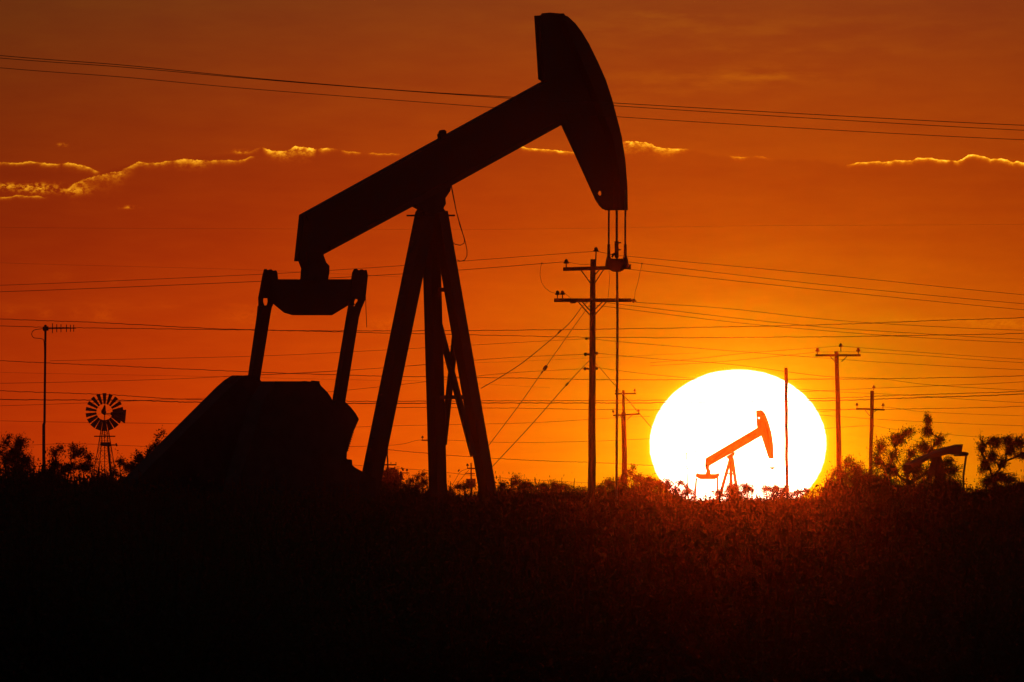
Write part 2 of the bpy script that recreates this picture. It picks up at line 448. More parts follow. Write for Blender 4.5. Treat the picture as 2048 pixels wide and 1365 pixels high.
    for i in range(24):
        y = 438 + i * 22; x = 846.5 + (741.6 - 851) / 534 * (y - 428)
        m = MB(); m.bar(A.P(x - 14.0, y, 0.0), A.P(x + 6, y + 0.5, 0.0), 0.024, 0.024)
        m.build('rung', M['steel'], root)
    # lubricator hose hanging beside the post
    for pts in ([(903, 372), (905, 382), (913, 425), (924, 462), (929, 480), (928, 487), (921, 491), (910, 489), (905, 484)], [(902, 372), (911, 416), (920, 452), (929, 478), (934, 500), (934, 512), (929, 521), (921, 523), (914, 520)]):
        m = MB(); m.tube([A.P(x, y, 0.18) for x, y in pts], 0.0085, 6); m.build('grease_hose', M['wire'], root)
    # tail bearing, equalizer and pitman arms
    m = MB(); A.slab(m, [(600, 505), (645, 505), (653, 526), (659, 532), (659, 545), (656, 562), (600, 562), (602, 537), (597, 524)], 0, 0.24); m.build('tail_bearing', M['cast'], root)
    E_ = Plane(A.P(628, 580), b)
    m = MB()
    E_.slab(m, [(543, 559), (714, 559), (714, 590), (697, 611), (664, 631), (585, 631), (568, 626), (546, 608), (540, 594)], 0, 0.13)
    m.build('equalizer', M['steel'], root)
    for k, sgn in ((0, -1), (1, 1)):
        c = 1.32 * sgn
        if k == 0:
            blk = [(525, 549), (528, 539), (532, 537), (535, 540), (542, 538), (546, 542), (552, 540), (555, 546), (557, 566), (548, 600), (546, 610), (516, 618), (518, 592)]
            arm = [(517, 594), (527, 598), (541, 598), (546, 608), (541, 624), (518, 764), (494, 764), (516, 622)]
            ho = (530, 604)
        else:
            blk = [(702, 560), (704, 546), (708, 538), (713, 537), (717, 541), (724, 538), (728, 541), (733, 538), (736, 552), (733, 592), (722, 618), (697, 612), (700, 590)]
            arm = [(698, 598), (720, 598), (731, 594), (721, 624), (690, 815), (664, 815), (694, 640), (697, 612)]
            ho = (711.5, 604.5)
        m = MB()
        hx, hy = ho
        x0 = blk[0][0]
        # wrist bearing block: two plates with a gap between their lower halves
        if k == 0:
            A.slab(m, [(516, 597), (525, 549), (528, 539), (532, 537), (535, 540.5), (542, 538), (546, 542), (552, 540), (555, 546), (557, 566), (549, 597)], c, 0.06)
            A.slab(m, [(516, 594), (527, 594), (526.5, 604), (529, 611), (532, 616), (517, 620)], c, 0.03)
            A.slab(m, [(534.5, 594), (547, 594), (546, 612), (531, 616), (533, 611), (535, 604)], c, 0.03)
        else:
            A.slab(m, [(700, 599), (702, 560), (704, 546), (708, 538), (713, 537), (717, 541), (724, 538), (728, 541), (733, 538), (736, 552), (731, 599)], c, 0.06)
            A.slab(m, [(697, 597), (711, 597), (708, 606), (710, 609), (700, 620), (696, 612)], c, 0.03)
            A.slab(m, [(714.5, 597), (732, 597), (722, 620), (706, 622), (710, 609), (715, 602)], c, 0.03)
        m.build('equalizer_bearing', M['cast'], root)
        m = MB()
        if k == 0: A.slab(m, [(515, 612), (545, 610), (542, 624), (519.5, 764), (494, 764), (513.5, 630)], c, 0.14)
        else: A.slab(m, [(696, 612), (724, 614), (718, 635), (689, 815), (662, 815), (691, 640)], c, 0.14)
        m.build('pitman_arm', M['steel'], root)
    m = MB(); m.tube([A.P(731, 590, 1.36), A.P(732, 620, 1.4), A.P(733.5, 655, 1.4)], 0.007, 5); m.build('loose_strap', M['wire'], root)
    # cranks with counterweights
    m = MB(); A.slab(m, [(449, 761), (464, 751), (512, 752), (523, 763), (560, 763), (600, 1050), (440, 1050)], -1.3, 0.16); cr1 = m.build('crank', M['cast'], root)
    m = MB(); A.slab(m, [(246, 960), (432, 775), (448, 761), (464, 751), (500, 752), (560, 1010), (420, 1085), (246, 1085)], -1.3, 0.42); m.build('counterweight', M['cast'], cr1)
    teeth = []
    for i in range(9):
        f0 = i / 9.0
        x = 706 - 12 * f0; y = 866 + 40 * f0
        teeth += [(x + 1.6, y), (x - 0.9, y + 2.2)]
    m = MB(); A.slab(m, [(600, 900), (640, 803), (688, 802), (701, 814), (712, 828), (718, 839), (707, 864)] + [(706, 866), (694, 906)] + [(690, 1010), (600, 1050)], 1.3, 0.16); cr2 = m.build('crank', M['cast'], root)
    m = MB(); q = [A.P(x - 5.4, y, 1.3) for x, y in teeth]
    for i in range(0, len(q) - 1, 2):
        c0 = q[i]; m.bar(c0 - b * 0.05, c0 + b * 0.004, 0.022, 0.16, n)
    m.build('rack_teeth', M['cast'], cr2)
    m = MB(); A.slab(m, [(420, 1060), (500, 800), (523, 763), (602, 763), (638, 764), (642, 772), (655, 785), (662, 795), (667, 806), (668, 900), (640, 1060)], 1.3, 0.42); cw = m.build('counterweight', M['cast'], cr2)
    m = MB(); m.tube([A.P(609, 768, 1.3), A.P(609, 762.5, 1.3)], 0.055, 8); m.build('lifting_lug', M['cast'], cw)
    m = MB(); m.bar(A.P(624, 765, 1.3), A.P(637, 766, 1.3), 0.07); m.build('clamp_bolt', M['cast'], cw)
    m = MB(); A.slab(m, [(520, 1080), (600, 915), (690, 918), (704, 920), (705, 931), (711, 936), (752, 958), (752, 1120), (520, 1120)], 0, 0.55); m.build('gearbox', M['cast'], root)
    # skid and foundation
    m = MB(); X0_ = O - b * 6.5; X1_ = O + b * 3.0
    for c in (-0.75, 0.75): m.bar(X0_ + n * c + Vector((0, 0, 0.42)), X1_ + n * c + Vector((0, 0, 0.42)), 0.24, 0.24, n)
    m.build('skid', M['steel'], root)
    m = MB(); m.bar(X0_ + Vector((0, 0, 0.14)), X1_ + Vector((0, 0, 0.14)), 0.3, 2.6, n); m.build('foundation', M['concrete'], root)
    m = MB(); A.slab(m, [(560, 1090), (760, 1090), (760, 1215), (560, 1215)], 0, 0.8); m.build('gearbox_pedestal', M['steel'], root)
pumpjack()

# ------------------------------------------------------------------ the far pumpjack in front of the sun
def far_pumpjack():
    D = 1500.0
    O = ground(1463, D)
    root = thing('pumpjack', O, 'small distant pumpjack standing in front of the sun disc', 'pumpjack')
    b = Vector((math.cos(PSI), math.sin(PSI), 0)); n = Vector((math.sin(PSI), -math.cos(PSI), 0))
    A = Plane(O, n); E_ = None
    def part(name, poly, c=0.0, t=0.2, pl=None):
        m = MB(); (pl or A).slab(m, poly, c, t); return m.build(name, M['steel'], root)
    part('walking_beam', [(1411, 917), (1516, 855), (1523, 872), (1470, 903), (1421, 931), (1416, 935), (1410, 935)], 0, 0.15)
    hd = [(1512.5, 821.5), (1522, 821), (1526, 823), (1530, 828), (1536, 843), (1543, 868), (1546, 890), (1547, 917.5), (1538, 917), (1536, 912), (1523, 872), (1516, 862), (1514, 850)]
    h = [(1518 + 2.0 * math.cos(math.radians(180 + 45 * i)), 836.5 + 2.0 * math.sin(math.radians(180 + 45 * i))) for i in range(8)]
    web = hd + [(1513.1, 836.7), (h[0][0], 836.6)] + h[:0:-1] + [(h[0][0], 836.4), (1513.0, 836.2)]
    m = MB(); m.prism([A.P(x, y) for x, y in web], n * 0.03); head = m.build('horse_head', M['steel'], root)
    m = MB(); A.slab(m, [(1529, 826), (1530, 828), (1536, 843), (1543, 868), (1546, 890), (1547, 917.5), (1538, 917.5), (1537, 890), (1533, 868), (1527, 843)], 0, 0.2); m.build('face_plate', M['steel'], head)
    part('saddle_bearing', [(1452, 914), (1471, 902), (1469, 911), (1466, 914), (1467, 919), (1458, 920)], 0, 0.2)
    part('tail_bearing', [(1410, 930), (1419, 930), (1418, 937), (1421, 942), (1421, 949), (1411, 949), (1413, 942), (1411, 937)], 0, 0.15)
    E_ = Plane(A.P(1415, 951), b)
    part('equalizer', [(1393.5, 943.5), (1396, 946.5), (1399, 948.3), (1432, 948.3), (1436, 946.5), (1438.8, 944.5), (1438.5, 953), (1434, 957), (1430, 959), (1400, 959), (1395, 956), (1390.5, 953.5)], 0, 0.2, E_)
    part('pitman_arm', [(1391, 955), (1394.5, 957), (1391.5, 1005), (1387, 1005)], -1.5, 0.05)
    part('pitman_arm', [(1433.5, 955), (1437.5, 956), (1435.5, 1005), (1432, 1005)], 1.5, 0.04)
    for a, c in (((1461.5, 915), (1440, 992)), ((1462, 916), (1461.5, 992)), ((1464.5, 916), (1475, 992))):
        m = MB(); p0 = A.P(*a); p1 = A.P(*c); p1 = p0 + (p1 - p0) * ((p0.z + 0.1) / (p0.z - p1.z)); m.bar(p0, p1, 0.19, 0.16, n); m.build('post_leg', M['steel'], root)
    m = MB(); m.bar(A.P(1454, 948), A.P(1469, 948), 0.12); m.build('cross_member', M['steel'], root)
    m = MB(); m.bar(A.P(1540.5, 936), A.P(1549, 936), 0.12); m.bar(A.P(1542.5, 938), A.P(1546.5, 938), 0.08); m.build('carrier_bar', M['cast'], root)
    for x in (1541.5, 1546.5):
        m = MB(); m.tube([A.P(x, 916), A.P(x, 936)], 0.010, 5); m.build('bridle_cable', M['bright'], root)
    m = MB(); m.tube([A.P(1544.5, 936), A.P(1544.5, 1048)], 0.016, 5); m.build('polished_rod', M['bright'], root)
    part('crank', [(1382, 1003), (1436, 1000), (1440, 1030), (1385, 1035)], 0, 0.6)
    m = MB(); m.bar(O - b * 6 + Vector((0, 0, 0.2)), O + b * 3 + Vector((0, 0, 0.2)), 0.4, 2.0, n); m.build('foundation', M['concrete'], root)
far_pumpjack()

# ------------------------------------------------------------------ the half-hidden pumpjack among the trees
def hidden_pumpjack():
    D = 548.0
    O = ground(1868, D)
    root = thing('pumpjack', O, 'weathered pumpjack half hidden by mesquite trees, only its slanted beam end showing', 'pumpjack')
    a = math.radians(62)
    b = Vector((math.cos(a), math.sin(a), 0)); n = Vector((math.sin(a), -math.cos(a), 0))
    A = Plane(O, n)
    m = MB(); A.slab(m, [(1806, 930), (1840, 913), (1880, 897), (1908, 890), (1924, 884), (1926, 890), (1922, 911), (1897, 909), (1860, 918), (1812, 944)], 0, 0.25); m.build('walking_beam', M['steel'], root)
    m = MB(); A.slab(m, [(1908, 904), (1930, 904), (1937, 906), (1937.5, 909), (1934, 913), (1908, 913)], 0, 0.12); m.build('horse_head', M['steel'], root)
    m = MB(); m.tube([A.P(1932.5, 911), A.P(1927, 950), A.P(1926.5, 1143)], 0.032, 7); m.build('polished_rod', M['bright'], root)
    for x0, x1 in ((1872, 1852), (1874, 1876), (1876, 1892)):
        m = MB(); p0 = A.P(x0, 908); p1 = A.P(x1, 985); p1 = p0 + (p1 - p0) * ((p0.z + 0.1) / (p0.z - p1.z)); m.bar(p0, p1, 0.16); m.build('post_leg', M['steel'], root)
    m = MB(); A.slab(m, [(1780, 1000), (1828, 985), (1838, 1040), (1836, 1146), (1780, 1146)], 0, 0.9); m.build('gearbox', M['cast'], root)
hidden_pumpjack()

# ------------------------------------------------------------------ utility poles
def insulator(m, p, s):
    m.lathe(p, Vector((0, 0, 1)), [(0, 0.018 * s), (0.10 * s, 0.018 * s), (0.11 * s, 0.085 * s), (0.15 * s, 0.075 * s), (0.17 * s, 0.05 * s), (0.20 * s, 0.055 * s), (0.235 * s, 0.03 * s), (0.24 * s, 0.0)], 10)
def utility_pole(x_top, x_bot, y_top, D, w_top, w_bot, label, arms=(), ins=(), braces=(), spools=(), wires=(), bolts=(), group='wooden utility poles', post_y=990, leanjit=0.5, seed=1, insscale=1.0, name='utility_pole', mtl='wood'):
    """arms: (y0, y1, x0, x1, thickness px); ins: (x, y of the arm top)"""
    r = random.Random(seed)
    base = ground(x_bot, D)
    root = thing(name, base, label, 'utility pole' if name == 'utility_pole' else 'post', group)
    mpp = D / F
    m = MB()
    yb = HZ + EYE / mpp
    pts, rad = [], []
    K = 14
    for i in range(K + 1):
        t = i / K
        y = y_top + (yb - y_top) * t
        tt = min(1.0, (y - y_top) / (post_y - y_top))
        x = x_top + (x_bot - x_top) * tt + (r.uniform(-leanjit, leanjit) if 0 < i < K else 0)
        pts.append(at(x, y, D)); rad.append((w_top + (w_bot - w_top) * tt) / 2 * mpp)
    m.tube(pts, rad, 10)
    m.build('post', M[mtl], root)
    dep = w_top / 2 * mpp
    for (y0, y1, x0, x1, th) in arms:
        m = MB(); o = Vector((0, -dep - th * mpp * 0.5, 0))
        m.bar(at(x0, y0, D) + o, at(x1, y1, D) + o, th * mpp, th * mpp * 0.8, Vector((0, 1, 0))); m.build('crossarm', M['wood'], root)
    for (x0, y0, x1, y1, th) in braces:
        m = MB(); o = Vector((0, -dep - 0.06 - th * mpp, 0))
        m.bar(at(x0, y0, D) + o, at(x1, y1, D) + o, th * mpp, 0.012, Vector((0, 1, 0))); m.build('brace', M['zinc'], root)
    for q in ins:
        x, y = q[0], q[1]; s = q[2] if len(q) > 2 else insscale
        m = MB(); p = at(x, y, D) + Vector((0, -dep, 0)); insulator(m, p, s); m.build('insulator', M['glass'], root, True)
    for (x0, x1, y, h) in spools:
        m = MB(); p0 = at(x0, y, D); p1 = at(x1, y, D); d = (p1 - p0)
        m.lathe(p0, d, [(0, h * .30 * mpp), (d.length * .15, h * .5 * mpp), (d.length * .4, h * .5 * mpp), (d.length * .5, h * .3 * mpp), (d.length, h * .3 * mpp)], 8); m.build('spool_insulator', M['glass'], root)
    for pts_, wpx in wires:
        m = MB(); m.tube([at(x, y, D) + Vector((0, -dep, 0)) for x, y in pts_], wpx / 2 * mpp, 5); m.build('jumper_wire', M['wire'], root)
    return root

D1 = 440.0
main = utility_pole(1186, 1183.5, 519, D1, 10.5, 16.5, 'tall two-armed utility pole standing behind the polished rod of the large pumpjack',
    arms=[(539, 535, 1126, 1262, 7.5), (601, 601, 1108, 1262, 7.5)],
    ins=[(1132.5, 535, 0.8), (1192, 511, 0.8), (1115, 597, 0.75), (1125, 597, 0.75)],
    braces=[(1162, 541, 1181, 567, 2.2), (1199, 540, 1189, 551, 2.2), (1207, 540, 1190, 566, 2.2), (1156, 604, 1180, 631, 2.3), (1164, 604, 1180, 622, 2.3), (1205, 604, 1189, 620, 2.3), (1213, 604, 1188, 632, 2.3), (1191.8, 511, 1191, 535, 2.6)],
    spools=[(1170, 1179, 678, 4.5), (1168, 1180, 709, 7), (1196, 1187, 707, 7), (1167, 1179, 738, 6.5), (1196, 1187, 737, 6.5)],
    wires=[([(1084, 527), (1081, 535), (1080, 550), (1083, 565), (1090, 576), (1100, 584), (1113, 588), (1120, 585), (1128, 586), (1136, 592), (1143, 598)], 0.8),
           ([(1218, 540), (1219, 555), (1218, 575), (1216, 597)], 0.8), ([(1284, 528), (1281, 540), (1276, 565), (1270, 585), (1269, 600)], 0.8)], seed=3)
m = MB(); mpp = D1 / F
m.lathe(at(1262, 601, D1) + Vector((0, -.1, 0)), Vector((1, 0, -0.2)), [(0, 3.6 * mpp), (2 * mpp, 2.2 * mpp), (4 * mpp, 4.2 * mpp), (7 * mpp, 4.2 * mpp), (8 * mpp, 2 * mpp), (11 * mpp, 1 * mpp)], 8); m.build('strain_insulator', M['glass'], main)
m = MB()
m.lathe(at(1140, 605.5, D1) + Vector((0, -.1, 0)), Vector((1, 0, .15)), [(0, 1.5 * mpp), (3 * mpp, 2.5 * mpp), (10 * mpp, 3.2 * mpp), (14 * mpp, 1 * mpp)], 8); m.build('cutout_fuse', M['glass'], main)

utility_pole(1673, 1680, 703, 660, 8.5, 11.5, 'utility pole with one wide crossarm and three insulators, beside the upper edge of the sun',
    arms=[(711, 711, 1631, 1721, 4.5)], ins=[(1635, 709.5, 1.0), (1681.5, 700, 0.95), (1716.5, 709.5, 1.0)],
    braces=[(1660, 713, 1674, 729, 1.6), (1694, 713, 1683, 724, 1.6), (1681.5, 694, 1681.5, 703, 2)], seed=11, leanjit=0.7)
utility_pole(1744.5, 1740.5, 782, 720, 7.8, 7.5, 'thinner leaning utility pole with a low short crossarm next to the mesquite tree',
    arms=[(818, 820, 1712, 1769, 3.6)], ins=[(1714, 816, 0.8), (1747.5, 781, 0.8), (1766, 817, 0.8)],
    braces=[(1730, 821, 1741, 834, 1.4), (1753, 821, 1746, 826, 1.4)], spools=[(1748.5, 1743, 852, 3)], seed=12)
utility_pole(1247, 1250, 825, 660, 8.8, 12, 'stout utility pole with a single crossarm between the pumpjack rod and the sun',
    arms=[(831.5, 828.5, 1226, 1279, 3.2)], ins=[(1226.5, 829, 0.6), (1277, 827, 0.6)], braces=[(1238, 831, 1245, 837, 1.3), (1264, 831, 1253, 841, 1.3)], seed=13)
utility_pole(1247, 1248, 781, 800, 5.4, 5.8, 'slim farther utility pole whose crossarm shows above the stout one',
    arms=[(788, 787.5, 1229, 1272, 2.8)], ins=[(1232, 786.5, 0.6), (1269.5, 786.5, 0.75)], seed=14)
utility_pole(1572, 1574, 736, 640, 7, 6.2, 'bare square-topped wooden post crossing the bright sun disc', seed=15, name='wooden_post', group='posts without crossarms')
utility_pole(1373, 1376, 904, 2080, 2.0, 2.2, 'faint far utility pole inside the sun disc, just beside the small pumpjack tail', arms=[(908, 908, 1354, 1394, 1.2)], ins=[(1357, 907.5, 1.2), (1391, 907.5, 1.2)], seed=16)
utility_pole(1561.5, 1562, 935, 2090, 1.1, 1.4, 'faintest far utility pole inside the sun disc, beside the bare post', arms=[(958, 958, 1545, 1566, 1.0)], seed=17)
utility_pole(774.5, 777, 896, 1100, 3.0, 4.2, 'far utility pole showing between the rear leg of the large pumpjack and a round bush', arms=[(930, 930, 752, 793, 2.6)], ins=[(782, 929, 0.5), (792, 929, 0.5)], seed=18)
utility_pole(801.5, 801.5, 943, 1400, 3.2, 3.2, 'tiny far utility pole low on the skyline with its arm near the pole top', arms=[(946.5, 946.5, 788, 817, 2.0)], ins=[(789, 945.5, 1.2), (814, 945.5, 1.2)], seed=19)
tp = utility_pole(942, 942.5, 926, 1400, 2.6, 4.0, 'far utility pole with a transformer bank against the inner side of a pumpjack leg', arms=[(937, 938, 934, 962, 2.6), (947, 948, 930, 950, 2.0)], ins=[(935, 936, 1.3)], seed=20)
m = MB(); 
for xx in (936.5, 947): m.tube([at(xx, 958, 1399.8), at(xx, 975, 1399.8)], 0.16, 10)
m.build('transformer', M['zinc'], tp)
utility_pole(861, 862, 862, 1250, 5, 6, 'utility pole hidden behind the middle leg of the large pumpjack, one arm end showing', arms=[(881, 881, 843, 862, 2.4)], ins=[(845, 880, 1.1)], seed=21)

# ------------------------------------------------------------------ wires
def spline(pts, per=14):
    """Catmull-Rom through pts"""
    P = [Vector((p[0], p[1], 0)) for p in pts]
    if len(P) == 2: return [tuple((P[0].lerp(P[1], i / per))[:2]) for i in range(per + 1)]
    P = [P[0] * 2 - P[1]] + P + [P[-1] * 2 - P[-2]]
    out = []
    for i in range(1, len(P) - 2):
        for j in range(per):
            t = j / per
            a, b, c, d = P[i - 1], P[i], P[i + 1], P[i + 2]
            q = 0.5 * ((2 * b) + (c - a) * t + (2 * a - 5 * b + 4 * c - d) * t * t + (3 * b - a - 3 * c + d) * t ** 3)
            out.append((q.x, q.y))
    out.append((P[-2].x, P[-2].y)); return out
def wire(pts, D, wpx, label, group=None, D2=None, name='power_line', cat='power line', ext=True, jig=0.0, seed=0, splice=None):
    pts = list(pts)
    if ext:
        for e in (0, -1):
            p = pts[e]; q = pts[1 if e == 0 else -2]
            if p[0] <= 5 or p[0] >= 2043:
                x = -500 if p[0] <= 5 else 2548
                s = (p[1] - q[1]) / (p[0] - q[0])
                pts.insert(0, (x, p[1] + s * (x - p[0]) - 8)) if e == 0 else pts.append((x, p[1] + s * (x - p[0]) - 8))
    r = random.Random(seed + int(pts[0][1] * 7))
    xs0, xs1 = pts[0][0], pts[-1][0]
    m = MB(); P = []
    for x, y in spline(pts, 40 if jig else 14):
        t = (x - xs0) / (xs1 - xs0 + 1e-9); d = D + ((D2 or D) - D) * t
        P.append(at(x, y + (r.uniform(-jig, jig)), d))
    m.tube(P, 0.84 * wpx / 2 * D / F, 5)
    if splice:
        for (x, y, L, w, a) in splice:
            c = at(x, y, D); dv = Vector((math.cos(a), 0, math.sin(a))) * L * D / F
            m.lathe(c - dv / 2, dv, [(0, 0.4 * w * D / F), (dv.length * .2, 0.5 * w * D / F), (dv.length * .8, 0.5 * w * D / F), (dv.length, 0.3 * w * D / F)], 7)
    return single(m, name, M['wire'], P[0].copy(), label, cat, group)
G1, G2, G3, G4 = 'lines over the pumpjack beam', 'wires strung from the two-armed pole', 'dark cables across the middle sky', 'fine wires near the skyline'
wire([(0, 111.5), (250, 131), (512, 157), (800, 181), (1012, 194), (1230, 206.5), (1640, 230), (2048, 251)], 330, 1.7, 'uppermost of the three power lines crossing above the pumpjack beam', G1)
wire([(0, 116.5), (250, 135), (512, 158.5), (800, 181.5), (1012, 196.5), (1230, 212), (1640, 238), (2048, 261)], 332, 1.6, 'middle of the three power lines over the pumpjack beam, nearly touching the uppermost', G1)
wire([(0, 136), (250, 155), (512, 179), (980, 215), (1236, 234), (1640, 259), (2048, 280)], 334, 1.5, 'lowest of the three power lines crossing behind the horse head', G1)
wire([(0, 455), (500, 458), (1000, 459), (1500, 452), (2048, 449)], 1500, 0.35, 'barely visible wire in the empty sky below the cloud rims', G4)
wire([(0, 526), (500, 540), (830, 556)], 1200, 0.4, 'faint wire sloping down towards the equalizer of the large pumpjack', G4, ext=True)
wire([(0, 571), (500, 550), (740, 536), (920, 523), (1120, 508), (1192, 503)], D1, 1.1, 'wire from the pole-top insulator passing behind the samson post towards the antenna side', G2, D2=D1)
wire([(0, 584), (500, 564), (740, 552), (920, 540.5), (1085, 527.5), (1132, 524)], D1, 1.3, 'wire from the upper arm insulator running just under the pole-top wire', G2, splice=[(1084, 527, 4, 2.2, 0.05)])
wire([(1132, 524), (1160, 529), (1182, 529)], D1, 1.0, 'short wire on the upper arm between its insulator and the pole', G2, ext=False)
wire([(1192, 503), (1230, 510), (1255, 513), (1640, 549), (2048, 590)], D1, 1.1, 'top wire of the fan leaving the two-armed pole above the sun', G2)
wire([(1225, 521), (1284, 527.5), (1640, 569), (2048, 608)], D1, 1.1, 'second wire of the fan above the sun, with a jumper clamped to it', G2, splice=[(1284, 527.5, 4, 2.2, -0.1)])
wire([(1225, 533), (1258, 539), (1640, 580), (2048, 620)], D1, 1.1, 'third wire of the fan above the sun, lowest from the upper arm', G2)
wire([(1272, 605), (1450, 617), (1640, 638), (1805, 650), (2048, 661)], D1, 1.1, 'upper wire from the strain insulator on the lower arm tip', G2)
wire([(1215, 606), (1450, 634), (1640, 654), (1800, 665), (2048, 679)], D1, 1.1, 'middle wire leaving the lower arm, ending between its two neighbours', G2)
wire([(1192, 611), (1450, 643), (1640, 661), (1830, 675), (2048, 686)], D1, 1.1, 'lower wire leaving the lower arm close to the pole', G2)
wire([(0, 638), (180, 645), (500, 660), (820, 662), (1240, 658), (1640, 650), (1880, 641), (2048, 635.5)], 740, 1.6, 'twisted dark cable that rises to the picture edge below the fan of wires', G3, jig=0.5, seed=5)
wire([(0, 652), (180, 656.5), (500, 660.5), (820, 667.5), (1240, 675.5), (1640, 674), (1900, 670), (2048, 667)], 742, 1.5, 'twisted dark cable just above the sun, passing in front of the antenna boom height', G3, jig=0.5, seed=6)
wire([(0, 721.5), (250, 733), (500, 744), (740, 752), (1060, 757), (1240, 760), (1640, 758.5), (1750, 758), (2048, 752)], 900, 1.5, 'twisted cable meeting the top of the sun disc', G3, jig=0.5, seed=7)
wire([(100, 722), (500, 713), (740, 702), (1060, 684), (1172, 678)], D1, 0.9, 'thin wire climbing to the topmost spool on the two-armed pole', G2, ext=False)
wire([(1186, 676), (1240, 684), (1640, 716), (1800, 727), (2048, 740)], D1, 1.0, 'thin wire leaving the topmost spool and crossing below the wide crossarm', G2)
wire([(0, 767), (300, 760), (480, 752), (740, 738), (1000, 717), (1168, 709)], D1, 1.0, 'thin wire climbing to the middle spool on the two-armed pole', G2)
wire([(1196, 707), (1300, 717), (1460, 729), (1640, 752), (1760, 758), (1860, 770), (2048, 781)], D1, 1.0, 'thin wire from the middle spool dipping over the top of the sun', G2)
wire([(0, 812), (300, 801), (600, 788), (760, 774), (1000, 748), (1167, 738)], D1, 0.9, 'thin wire climbing to the lowest spool on the two-armed pole', G2)
wire([(1196, 736), (1300, 749), (1480, 766), (1640, 782), (1800, 790), (2048, 806)], D1, 0.9, 'thin wire from the lowest spool running behind the top of the sun glow', G2)
wire([(0, 782), (200, 789), (400, 800), (700, 803), (1060, 802), (1300, 801), (1640, 797), (1800, 791), (2048, 783)], 1000, 1.6, 'upper of two heavy cables level with the windmill wheel', G3, jig=0.6, seed=8)
wire([(0, 799), (250, 801), (400, 805), (700, 807), (1060, 806.5), (1300, 806), (1640, 802), (1830, 796), (2048, 788.5)], 1002, 2.1, 'lower and heavier of two cables level with the windmill wheel', G3, jig=0.6, seed=9)
wire([(760, 815), (1060, 817), (1240, 820), (1640, 820), (1830, 818), (2048, 813)], 1100, 1.3, 'single cable crossing at the height of the low short crossarm', G3, jig=0.4, seed=10, ext=True)
wire([(1300, 726), (1400, 717), (1500, 706), (1681, 692.5)], 660, 0.8, 'fine wire climbing to the top insulator of the wide-armed pole', G4, ext=False)
wire([(1681, 692.5), (1800, 702), (2048, 719)], 660, 0.9, 'fine wire leaving the top insulator of the wide-armed pole', G4)
wire([(1300, 732), (1450, 723), (1635, 704.5)], 660, 0.8, 'fine wire climbing to the outer insulator on the sun side of the wide arm', G4, ext=False)
wire([(1635, 704.5), (1717, 704.5), (1850, 712), (2048, 726)], 660, 0.9, 'fine wire joining both outer insulators of the wide arm and running on', G4)
wire([(1560, 785), (1640, 782), (1750, 777), (1870, 772), (2048, 764)], 1300, 1.1, 'fine wire rising from behind the wide-armed pole towards the picture edge', G4)
wire([(0, 842), (350, 848), (600, 856), (830, 851), (1060, 846), (1230, 836), (1300, 833)], 1080, 0.9, 'fine wire crossing below the windmill hub to the stout pole arm', G4)
wire([(1640, 824), (1766, 815), (1850, 824), (2048, 832)], 1300, 0.8, 'fine wire over the insulators of the low short crossarm', G4)
wire([(1580, 826), (1742, 838), (1850, 844), (2048, 852)], 1350, 0.9, 'fine wire passing under the low short crossarm above the trees', G4)
wire([(1640, 858), (1742, 852), (1800, 860), (2048, 882)], 1300, 0.8, 'fine wire from the small spool under the low crossarm into the trees', G4)
wire([(0, 892), (150, 888), (400, 896), (760, 892), (850, 880), (1000, 885), (1150, 884), (1300, 878)], 1250, 0.9, 'fine wire at the height of the windmill platform', G4)
wire([(760, 898), (900, 911), (1060, 921), (1200, 926), (1310, 932)], 1500, 1.3, 'low sagging wire below the guy anchors, ending at the sun', G4, ext=False, jig=0.4)
wire([(700, 930), (860, 942), (985, 955), (1180, 966), (1240, 966)], 1500, 1.0, 'lowest wire, grazing the scrub beside the large pumpjack', G4, ext=False)
wire([(480, 752), (640, 745), (860, 730), (1060, 722), (1400, 706)], 900, 0.5, 'hair-thin wire crossing the samson post at the height of its braces', G4, ext=False)
wire([(0, 745), (350, 752), (700, 760), (850, 763), (1100, 776)], 1250, 0.5, 'hair-thin wire just over the crank counterweights', G4, ext=True)
GG = 'guy wires of the two-armed pole'
wire([(1187, 597), (1166, 612), (1143, 642), (1118, 666), (1050, 722), (1000, 755), (962, 777)], D1, 1.8, 'guy wire from the pole head running highest across to the pumpjack leg', GG, D2=415, name='guy_wire', cat='guy wire', ext=False, splice=[(1119, 664, 10, 3.2, 0.85)])
wire([(1187, 604), (1165, 630), (1091, 735), (1040, 808), (980, 888), (960, 915)], D1, 1.5, 'middle guy wire with the large strain insulator on it', GG, D2=415, name='guy_wire', cat='guy wire', ext=False, splice=[(1090.5, 736, 11, 7, 0.95), (1084, 745, 6, 3, 0.95)])
wire([(1180, 720), (1134, 769), (1060, 853), (990, 928), (950, 970)], D1, 1.7, 'lowest guy wire on the pumpjack side, from below the spools', GG, D2=415, name='guy_wire', cat='guy wire', ext=False, splice=[(1134, 769, 8, 4, 0.85)])
wire([(1187, 722), (1232, 773), (1275, 823), (1310, 864), (1400, 965)], D1, 1.6, 'guy wire slanting down behind the rod into the sun disc', GG, D2=520, name='guy_wire', cat='guy wire', ext=False)
wire([(940, 936), (921, 944), (912, 958), (895, 985)], 1400, 1.0, 'short guy wire with a dark bead beside the transformer pole', 'guy wires of the transformer pole', name='guy_wire', cat='guy wire', ext=False, splice=[(917.5, 941.5, 5, 3, 0.9)])
wire([(938, 940), (925, 955), (905, 980)], 1401, 1.1, 'short plain guy wire beside the transformer pole', 'guy wires of the transformer pole', name='guy_wire', cat='guy wire', ext=False)

